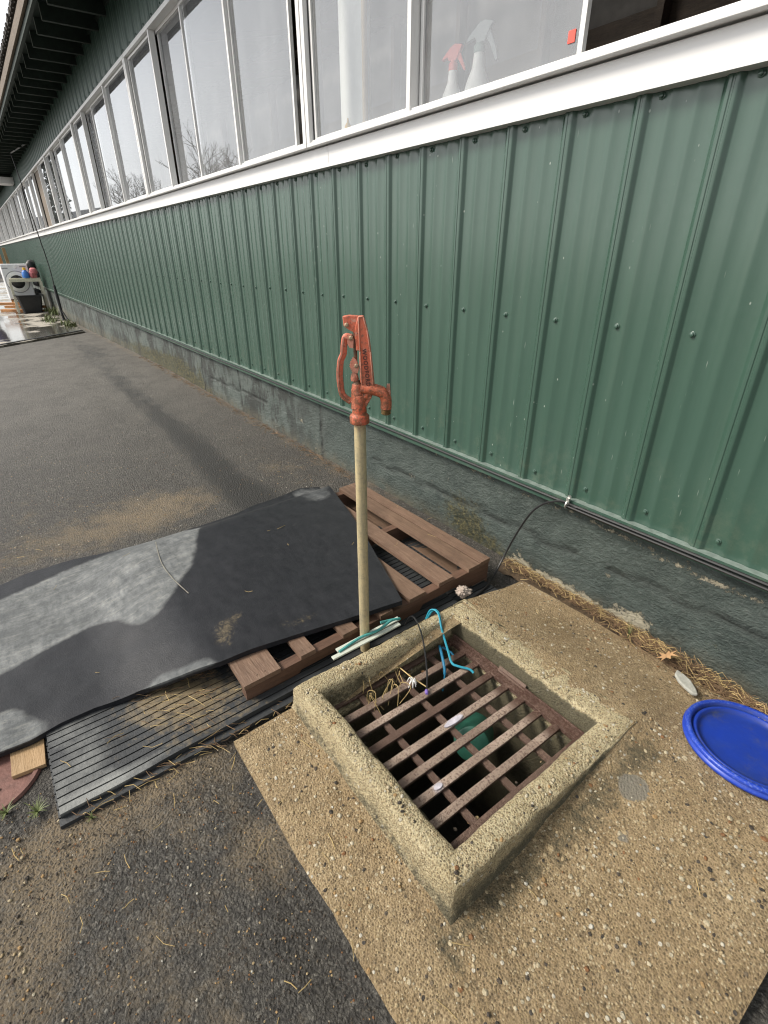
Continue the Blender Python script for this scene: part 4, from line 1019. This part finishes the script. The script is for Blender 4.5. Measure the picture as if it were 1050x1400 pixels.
mb = MB(); mb.tube(smooth_path([(-.262,-.034,-.045),(-.262,-.050,-.052),(-.264,-.052,-.068),(-.268,-.040,-.080)],4), .004, 6); mb.lathe([(.007,0),(.007,.006)], (-.260,-.036,-.030), 6, axis=(0,-1,0)); mb.box(-.268,-.256,-.046,-.036,-.062,-.034)
tag(mb.build('cable_clip', M_CLIP, smooth=True), 'small bright metal clip holding the cables to the siding', 'clip')

# things behind the glass
def spray(name, x, y, s, headmat, label, hb, kind):
    t = thing(name, (x, y, 1.222), label, 'spray bottle')
    b_ = MB(); b_.lathe([(.040*s,0),(.044*s,.01),(.044*s,.045*s),(.034*s,.085*s),(.019*s,.12*s),(.0155*s,.155*s)], (x,y,1.222), 24); b_.build('bottle', M_WHITEP, t, smooth=True)
    hz = 1.222+.155*s; h_ = MB()
    h_.lathe([(.017*s,0),(.0165*s,.02),(.011*s,.026),(.010*s,.036)], (x,y,hz), 16)
    if kind:
        h_.prism([(-.016,.030),(.012,.028),(.030,.058),(.036,.070),(.006,.075),(-.012,.066),(-.040,.040),(-.044,.034),(-.020,.040)], (x,y,hz), (.93,.36,0), (0,0,1), .018)
        h_.prism([(.008,.055),(.022,.060),(.040,.024),(.052,-.002),(.046,-.004),(.030,.018),(.014,.040)], (x,y,hz), (.93,.36,0), (0,0,1), .010)
    else:
        h_.lathe([(.010,.03),(.0065,.055),(.003,.085)], (x,y,hz), 12)
    h_.build('sprayer_head', headmat, t, smooth=True); return t
spray('spray_bottle', -1.110, .060, 1.0, M_REDP, 'white spray bottle with a red trigger head behind the window', 0, True)
sb = spray('spray_bottle', -.985, .066, 1.16, M_GREYG, 'white bottle with a grey green nozzle behind the window', 0, False)
mb = MB(); mb.prism([(-.016,.025),(.012,.025),(.030,.058),(.040,.072),(.010,.080),(-.014,.072),(-.050,.040),(-.054,.030),(-.024,.038)], (-.975,.066,1.405), (.93,.36,0), (0,0,1), .018)
mb.prism([(.010,.056),(.026,.060),(.052,.010),(.064,-.030),(.056,-.032),(.036,.008),(.016,.036)], (-.975,.066,1.405), (.93,.36,0), (0,0,1), .010)
mb.build('clear_trigger', simple('cloudy_plastic', (.22, .25, .25), .3), sb, smooth=True)
gb = thing('glue_bottle', (-1.82,.052,1.222), 'small white bottle with a yellow cap on the inner window sill', 'bottle')
mb = MB(); mb.lathe([(.026,0),(.028,.01),(.028,.07),(.014,.082)], (-1.82,.052,1.222), 18); mb.build('bottle', M_WHITEP, gb, smooth=True)
mb = MB(); mb.lathe([(.017,0),(.016,.012),(.006,.026),(.003,.042)], (-1.82,.052,1.303), 14); mb.build('cap', M_YEL, gb, smooth=True)
mb = MB(); mb.box(-1.840,-1.804,.0205,.0235,1.245,1.285); mb.build('bottle_label', M_GREYP, gb)
mb = MB(); mb.tube([(-1.775,.12,.9),(-1.775,.125,2.0),(-1.765,.14,2.6)], .013, 10)
tag(mb.build('broom_pole', M_POLE, smooth=True), 'pale wooden pole standing upright just inside the window', 'pole')

# ------------------------------------------------------------------ slats, rope, foam, stone, leaf, weeds
for k, (a, b_, w, lab) in enumerate((((-.418,-.985,-.405),(-.409,-.715,-.388),.016,'pale plastic strip lying on the curb edge, nearer the drain'),((-.440,-.955,-.405),(-.432,-.700,-.386),.018,'pale plastic strip beside the hydrant pipe, under the teal rope'))):
    mb = MB(); mb.bar(a, b_, w, .006, seg=6); tag(mb.build('lath_strip', M_PALE, bevel=.001), lab, 'strip')
mb = MB(); mb.tube(smooth_path([(-.425,-.955,-.398),(-.430,-.87,-.387),(-.418,-.80,-.380),(-.424,-.74,-.372),(-.420,-.705,-.378),(-.436,-.72,-.385),(-.446,-.77,-.38)]), .0048, 7)
tag(mb.build('teal_rope', M_TEALR, smooth=True), 'frayed teal rope looped on the strips beside the hydrant pipe', 'rope')
mb = MB(); bm_ = bmesh.new(); bmesh.ops.create_icosphere(bm_, subdivisions=4, radius=1)
FV = []
for v_ in bm_.verts:
    q = v_.co.copy(); w = .75 + .75*abs(noise.noise(q*2.2)) + .5*noise.noise(q*5) + .2*noise.noise(q*12)
    FV.append((-.425+q.x*.026*w, -.385+q.y*.030*w, -.402+q.z*.017*w))
mb.add(FV, [tuple(v.index for v in f_.verts) for f_ in bm_.faces]); bm_.free()
tag(mb.build('foam_lump', M_FOAM, smooth='all'), 'crumbled pinkish white foam lump at the back corner of the curb', 'lump')
mb = MB(); V = []; 
poly = [(.268,-.105),(.292,-.108),(.318,-.118),(.345,-.142),(.358,-.160),(.345,-.168),(.318,-.160),(.292,-.148),(.272,-.128)]
mb.prism(poly, (0,0,-.432), (1,0,0), (0,1,0), .012); tag(mb.build('flat_stone', M_STONE, bevel=.004), 'flat pale grey stone chip lying in the straw by the wall', 'stone')
mb = MB(); lp = []
for k in range(14):
    an = 2*math.pi*k/14; r = .030 if k % 2 == 0 else .013; lp.append((r*math.cos(an), r*.8*math.sin(an)))
V = [(.225+a, -.095+b_, -.405+.45*b_+.02*math.sin(a*60)) for a, b_ in lp] + [(.225,-.095,-.402)]
mb.add(V + [(x, y, z-.0006) for x, y, z in V], [(i, (i+1)%14, 14) for i in range(14)] + [((i+1)%14+15, i+15, 29) for i in range(14)])
tag(mb.build('dry_leaf', M_LEAF, smooth='all'), 'curled tan oak leaf resting on the straw by the wall', 'leaf')
def weed(name, x, y, z, nb, h, label, spread=.5, wid=.004):
    mb = MB(); X0, Y0 = x, y
    for k in range(nb):
        if h > .12: x = X0 + random.gauss(0, .32); y = Y0 + random.gauss(0, .07)
        an = random.uniform(0, 6.28); l = h*random.uniform(.5, 1); dx, dy = math.cos(an)*l*spread, math.sin(an)*l*spread
        px, py = -math.sin(an)*wid, math.cos(an)*wid
        V = []
        for i in range(5):
            t = i/4; w = (1-t*.9); V += [(x+dx*t*t+px*w, y+dy*t*t+py*w, z+l*t*(1-.25*t)), (x+dx*t*t-px*w, y+dy*t*t-py*w, z+l*t*(1-.25*t))]
        mb.add(V, [(2*i, 2*i+1, 2*i+3, 2*i+2) for i in range(4)])
    return tag(mb.build(name, M_GREEN), label, 'grass' if name == 'grass' else 'weed', kind='stuff' if name == 'grass' else None)
weed('weed', .085, -.078, -.44, 7, .085, 'thin green grass sprig growing where slab meets foundation', .35, .0018)
weed('weed', -.50, -1.83, -.52, 26, .035, 'low green weed tuft between the ribbed mat and iron cover', 1.1, .003)
weed('weed', -.545, -1.895, -.52, 20, .03, 'tiny green weeds below the rusty iron cover', 1.1, .003)
weed('weed', -.40, -1.72, -.52, 8, .02, 'tiny green sprout at the tip of the ribbed mat', 1.0, .003)
weed('grass', -12.4, -.22, G(-12.4,0)+.02, 70, .14, 'grass clump growing nearest the end of the asphalt, by the foundation', .7, .014)
weed('grass', -13.9, -.42, G(-13.9,0)+.02, 80, .16, 'grass clump growing round the base of the black wall pole', .8, .014)
weed('grass', -16.2, -.10, G(-16.2,0), 90, .26, 'tall grass clump behind the cream frame at the foundation', .5, .014)

# litter
def straw_patch(name, n_, fn, mat, rad, label, lr=(.02, .07), lift=.01):
    mb = MB()
    for k in range(n_):
        x, y, z, an = fn(); l = random.uniform(*lr); c_, s_ = math.cos(an), math.sin(an); bend = random.gauss(0, .07)*l
        p0 = (x-c_*l/2, y-s_*l/2, z+random.random()*lift); p1 = (x-s_*bend, y+c_*bend, z+random.random()*lift*1.2); p2 = (x+c_*l/2, y+s_*l/2, z+random.random()*lift)
        mb.tube([p0, p1, p2], rad*random.uniform(.6, 1.3), 4)
    return tag(mb.build(name, mat), label, 'straw', kind='stuff')
def f1():
    x = random.uniform(-.50, 1.2); w = .028+.012*math.sin(x*7); y = -.045 + random.gauss(0, w*.6) - .025*sm((x-.0)/.5)
    return x, min(y, -.004), -.452 + .016*math.exp(-((y+.05)/.03)**2), random.gauss(0, .55)
straw_patch('straw', 2600, f1, M_STRAWD, .0008, 'brown pine straw packed in the joint between slab and wall', (.02, .065), .022)
straw_patch('straw', 520, f1, M_STRAW, .0008, 'paler straw on top of the brown straw along the wall', (.02, .07), .028)
mb = MB(); V = []; na = 120
for i in range(na+1):
    x = -.52 + 2.3*i/na
    for j in range(6):
        t = j/5; y = .008 - t*(.085+.02*math.sin(x*7)); hh = math.sin(math.pi*min(t*1.1, 1))*.020
        V.append((x, y+.006*noise.noise(Vector((x*20, t*3, 1))), -.470 + hh + .010*noise.noise(Vector((x*28, t*4, 2)))))
mb.add(V, [(i*6+j, i*6+j+1, (i+1)*6+j+1, (i+1)*6+j) for i in range(na) for j in range(5)])
tag(mb.build('soil', simple('dark_litter_soil', (.085, .058, .034), .95, .6, 60, 1., dist=.01), smooth='all'), 'dark crumbly soil and needles filling the joint along the wall', 'soil', kind='stuff')
def f2():
    x = random.uniform(-2.2, .7); y = random.uniform(-2.0, -.1)
    if -1.75 < x < -.44 and random.random() < .6: x = random.uniform(-.4, .7); y = random.uniform(-1.7, -1.15)
    if -.4 < x < .32 and -1.16 < y < -.41: return .9, -1.2, -.498, 0
    z = SZ(x, y)+.003 if (-.39 < x < .75 and y > -1.34) else G(x, y)+.006
    if -1.75 < x < -.42: z = H(x, y)+.005
    if -.74 < x < -.44 and y < -1.15: z = -.485 + .03*(y+1.78)
    return x, y, z, random.uniform(0, 3.14)
straw_patch('straw', 95, f2, M_STRAW, .0009, 'single straws scattered over slab, mat and asphalt', (.012, .05), .003)
def f3():
    k = random.random()
    if k < .6: x = random.gauss(-.60, .11); y = random.gauss(-1.40, .09); z = -.482 + .03*(y+1.78)
    else: x = random.gauss(-.41, .015); y = random.uniform(-1.75, -1.1); z = -.500
    return x, y, z, random.gauss(1.2, .6)
straw_patch('straw', 130, f3, M_STRAWD, .0009, 'dead grass caught on the ribbed mat by the pallet corner', (.015, .06), .010)
straw_patch('straw', 60, f3, M_STRAW, .0009, 'pale straw on the ribbed mat and along its edge', (.015, .07), .010)
def f4(): 
    x = random.uniform(-7, -1.75); return x, -.02-abs(random.gauss(0, .03)), G(x, 0)+.004, random.gauss(0, .6)
straw_patch('straw', 380, f4, M_STRAWD, .0013, 'straw litter along the foot of the foundation beyond the pallet', (.02, .07), .008)
mb = MB()
for k in range(420):
    x = random.uniform(-1.2, .6)*(1 if random.random() < .6 else 2.6); y = random.uniform(-2.1, -.15)
    if x > -.42 and y > -1.37: continue
    if -1.75 < x < -.40 and y > -1.95: continue
    pebble(mb, x, y, G(x, y)+.002, random.uniform(.0015, .004), .6, random.choice([.6,.8,1.,1.]), stain=0., mortar=0.)
tag(mb.build('pebbles', M_SLAB, smooth='all'), 'small pale pebbles scattered loose on the asphalt', 'pebbles', kind='stuff')
mb = MB(); k = 0
while k < 8500:
    if k % 3: x = random.uniform(-.55, .78); y = random.uniform(-2.05, -1.352)
    else:
        x = -1.85 - abs(random.gauss(0, 1.1)); y = random.uniform(-2.3, -.03)
    if x < -.41 and x > -1.8 and y > -1.79: continue
    if noise.noise(Vector((x*9, y*9, 2))) < -.25: k += 1; continue
    r = random.uniform(.0012, .0032)*(1 if k % 3 else 1.3)
    pebble(mb, x, y, G(x, y) + .006*noise.noise(Vector((x*2.1, y*2.1, 0))) + .003*noise.noise(Vector((x*7, y*7, 3))) - (.014*sm((y+1.46)/.08) if x > -.5 else 0) + .0002, r, .6, random.choice([0., .02, .04, .06, .08, .1, .12, .13, .20, .30, .42]), stain=0., mortar=0.); k += 1
tag(mb.build('asphalt_grit', M_SLAB, smooth=False), 'loose dark grit and small stones standing out of the worn asphalt', 'grit', kind='stuff')
mb = MB()
for k in range(90):
    x = random.gauss(-.33, .12); y = random.gauss(-1.93, .07)
    pebble(mb, x, y, G(x, y)+.002, random.uniform(.002, .006), .6, random.choice([.1,.3,.45,.6,.0]), stain=.3, mortar=0.)
tag(mb.build('gravel', M_SLAB, smooth='all'), 'loose gravel and soil at the near left edge of asphalt', 'gravel', kind='stuff')

# ------------------------------------------------------------------ far things
wm = thing('washing_machine', (-17.3,-.62,-.30), 'white front loading washing machine standing by the wall', 'washing machine')
WX = -17.0
mb = MB(); mb.box(WX-.65, WX, -.915, -.315, -.30, .545); mb.build('cabinet', M_WASH, wm, bevel=.02)
mb = MB(); mb.lathe([(.245,0),(.25,.02),(.20,.035),(.165,.035),(.16,.01)], (WX-.002,-.63,.12), 32, axis=(1,0,0)); mb.build('door_ring', M_WHITEP, wm, smooth=True)
mb = MB(); mb.lathe([(.16,0),(.14,.018),(.08,.028),(.0,.03)], (WX+.008,-.63,.12), 28, axis=(1,0,0)); mb.build('door_glass', M_DARKG, wm, smooth=True)
mb = MB(); mb.lathe([(.268,0),(.268,.006),(.245,.006)], (WX,-.63,.12), 32, axis=(1,0,0)); mb.build('door_seal', M_GREYP, wm, smooth=True)
mb = MB(); mb.lathe([(.035,0),(.03,.02)], (WX,-.60,.47), 16, axis=(1,0,0)); mb.build('knob', M_WHITEP, wm, smooth=True)
mb = MB(); mb.box(WX, WX+.004, -.90, -.77, .435, .46); mb.box(WX, WX+.004, -.50, -.36, .47, .50); mb.build('control_panel', M_GREYP, wm)
mb = MB()
for y in (-.87, -.36): mb.lathe([(.03,-.03),(.03,0)], (WX-.08,y,-.30), 10)
mb.build('foot', M_BLACKP, wm)
mb = MB(); 
for k, (y0, z0) in enumerate(((-1.15,-.66),(-1.05,-.55),(-1.2,-.45))): mb.bar((-17.8+.3*k,y0,z0+.04), (-16.9+.1*k,y0+.9,z0+.045), .12, .06)
tag(mb.build('plank_stack', M_ORANGE), 'rough brown planks stacked under the washing machine', 'planks')
mb = MB(); 
def tub_ring(w, l, z): return [(-16.85+a*l, -.50+b_*w, z) for a, b_ in ((-.5,-.44),(-.44,-.5),(.44,-.5),(.5,-.44),(.5,.44),(.44,.5),(-.44,.5),(-.5,.44))]
zt = -.185; RR = [(.40,.55,-.66),(.56,.72,zt-.05),(.56,.72,zt-.02),(.66,.82,zt-.02),(.66,.82,zt),(.55,.70,zt),(.38,.52,-.62)]
V = []; F = []
for w, l, z in RR: V += tub_ring(w, l, z)
for i in range(len(RR)-1):
    for j in range(8): F.append((i*8+j, i*8+(j+1)%8, (i+1)*8+(j+1)%8, (i+1)*8+j))
F += [tuple(range(8))[::-1], tuple((len(RR)-1)*8+j for j in range(8))]
mb.add(V, F); tag(mb.build('plastic_tub', M_BLACKP), 'empty black rectangular plastic tub with wide rim', 'tub')
cf = thing('cream_frame', (-17.0,-.45,-.60), 'cream painted open wooden table frame behind the black tub', 'table frame')
for a, b_ in (((-16.75,-.83,.16),(-16.75,-.12,.16)),((-17.1,-.83,.16),(-17.1,-.12,.16))):
    mb = MB(); mb.bar(a, b_, .05, .07); mb.build('rail', M_CREAM, cf)
for x, y in ((-16.75,-.82),(-16.75,-.13),(-17.1,-.82),(-17.1,-.13)):
    mb = MB(); mb.bar((x,y,-.62), (x,y,.125), .055, .055, up=(0,1,0)); mb.build('leg', M_CREAM, cf)
mb = MB(); mb.box(-16.9,-16.78,-.80,-.12,.195,.215); mb.build('top_slat', M_CREAM, cf)
bb = thing('detergent_bottle', (-16.82,-.42,.217), 'blue detergent bottle with yellow cap standing on the cream frame', 'bottle')
mb = MB(); mb.lathe([(.075,0),(.085,.03),(.08,.13),(.045,.17),(.03,.19)], (-16.82,-.42,.217), 16); mb.build('bottle', M_BLUEB, bb, smooth=True)
mb = MB(); mb.lathe([(.04,0),(.035,.06)], (-16.82,-.42,.405), 12); mb.build('cap', M_YEL, bb, smooth=True)
mb = MB(); 
for k in range(9): pebble(mb, -16.82+random.uniform(-.03,.03), -.24+random.uniform(-.05,.06), .30+random.uniform(-.03,.09), random.uniform(.06,.09), 1.0, .5, True)
tag(mb.build('plastic_bag', M_PINK, smooth='all'), 'crumpled pink and white plastic bag beside the blue bottle', 'bag')
mb = MB()
for k in range(22): pebble(mb, -18.4+random.uniform(-.4,.3), -.25+random.uniform(-.35,.2), .10+random.uniform(-.6,.42), random.uniform(.08,.18), .9, .5, True)
tag(mb.build('junk_pile', M_BLACKP, smooth='all'), 'dark heap of junk behind the washing machine', 'heap', kind='stuff')
for x, y, lab, mt, w in ((-20.5,-.70,'weathered orange post leaning left of the pale one',M_ORANGE,.12),(-20.2,-.52,'pale tan board standing behind the washing machine',M_TAN,.08)):
    mb = MB(); mb.bar((x,y,-.8), (x+.1,y-.06,1.15 if w > .1 else .95), w, .06, up=(1,0,0)); tag(mb.build('timber_post', mt), lab, 'post')
mb = MB(); 
for k in range(6): pebble(mb, -14.2+random.uniform(-.1,.1), -1.40+random.uniform(-.04,.04), -.42+k*.05, .12, .9, .5, True)
tag(mb.build('blue_tarp', M_TARP, smooth='all'), 'bunched navy blue tarp at the left edge of the concrete', 'tarp')
# cable dropping from the eave to the black base
dp = thing('drop_pole', (-14.0,-.11,-.66), 'thin black pole and cable dropping from the eave to a heavy foot', 'pole')
mb = MB(); mb.tube(smooth_path([(-14.0,-.25,2.62),(-14.0,-.21,2.1),(-14.0,-.16,1.17),(-14.0,-.12,.60),(-14.0,-.12,.10)],5), .011, 6); mb.build('cable', M_BLACK, dp, smooth=True)
mb = MB(); mb.tube([(-14.0,-.12,.14),(-14.0,-.12,-.12),(-14.0,-.115,-.50),(-14.0,-.10,-.62)], [.028,.036,.024,.03], 10); mb.tube([(-14.0,-.11,-.38),(-13.85,-.04,-.60)], .016, 6); mb.build('lower_pipe', M_BLACKP, dp, smooth=True)
mb = MB(); mb.box(-14.2,-13.75,-.18,.0,-.70,-.60); mb.build('foot', M_BLACKP, dp, bevel=.02)

# ------------------------------------------------------------------ what the windows mirror: bare trees, a conifer, a white shed
def bare_tree(x, y, h, r, label, seed):
    rn = random.Random(seed); t = thing('bare_tree', (x, y, -.55), label, 'tree', 'bare trees across the yard')
    tr = MB(); cr = MB()
    def grow(p, d, l, rad, lev):
        q = p + d*l; mbx = tr if lev < 2 else cr
        mid = p.lerp(q, .5) + Vector((rn.uniform(-1,1), rn.uniform(-1,1), rn.uniform(-.5,.5)))*l*.06
        mbx.tube([p, mid, q], [rad, rad*.85, rad*.7], 5 if lev < 3 else 3)
        if lev >= 6: return
        nb = 3 if lev < 5 else 2
        for k in range(nb):
            a = Vector((rn.gauss(0,1), rn.gauss(0,1), rn.gauss(.1,.6))).normalized()
            nd = (d*1.0 + a*(.75 if lev else .55) + Vector((0,0,.12))).normalized()
            grow(q if k else p.lerp(q, .8), nd, l*rn.uniform(.62,.86), rad*.60, lev+1)
    grow(Vector((x,y,-.55)), Vector((0,0,1)), h*.24, r, 0)
    tr.build('trunk', M_BARK, t); cr.build('crown', M_BARK, t); return t
bare_tree(-31.2,-11.2, 8.2, .22, 'bare winter tree across the yard, tallest of the row', 3)
bare_tree(-34.8,-7.6, 6.8, .17, 'bare winter tree across the yard, left and shorter', 11)
bare_tree(-29.0,-13.6, 5.8, .15, 'bare winter tree across the yard, right and shorter', 5)
ct = thing('conifer_tree', (-42,-4.2,-.6), 'dark conifer tree across the yard beside the white shed', 'tree')
mb = MB(); mb.tube([(-42,-4.2,-.6),(-42,-4.2,6)], [.15,.03], 6); mb.build('trunk', M_BARK, ct)
mb = MB()
for k in range(1500):
    t = random.random()**1.4; z = .4+t*6.2; r = (1-t)*1.5*random.uniform(.3,1)+.05; an = random.uniform(0,6.28)
    cx, cy = -42+r*math.cos(an), -4.2+r*math.sin(an); s_ = .16
    mb.add([(cx,cy,z),(cx+random.uniform(-s_,s_),cy+random.uniform(-s_,s_),z-.25),(cx+random.uniform(-s_,s_),cy+random.uniform(-s_,s_),z-.12)], [(0,1,2)])
mb.build('crown', M_CONIF, ct)
sh = thing('shed', (-50,-9,-.6), 'long white shed with a grey roof across the yard', 'shed')
mb = MB(); mb.box(-56,-46,-16,-1,-.6,2.6); mb.build('wall', M_BARNWHITE, sh)
mb = MB(); mb.prism([(-16.4,2.6),(-.6,2.6),(-8.5,4.0)], (-51,0,0), (0,1,0), (0,0,1), 11); mb.build('roof', M_GREYP, sh)
mb = MB()
for k in range(4): mb.box(-46.0,-45.96,-14+3.4*k,-12.8+3.4*k,.6,1.8)
mb.build('shed_windows', M_DARKG, sh)
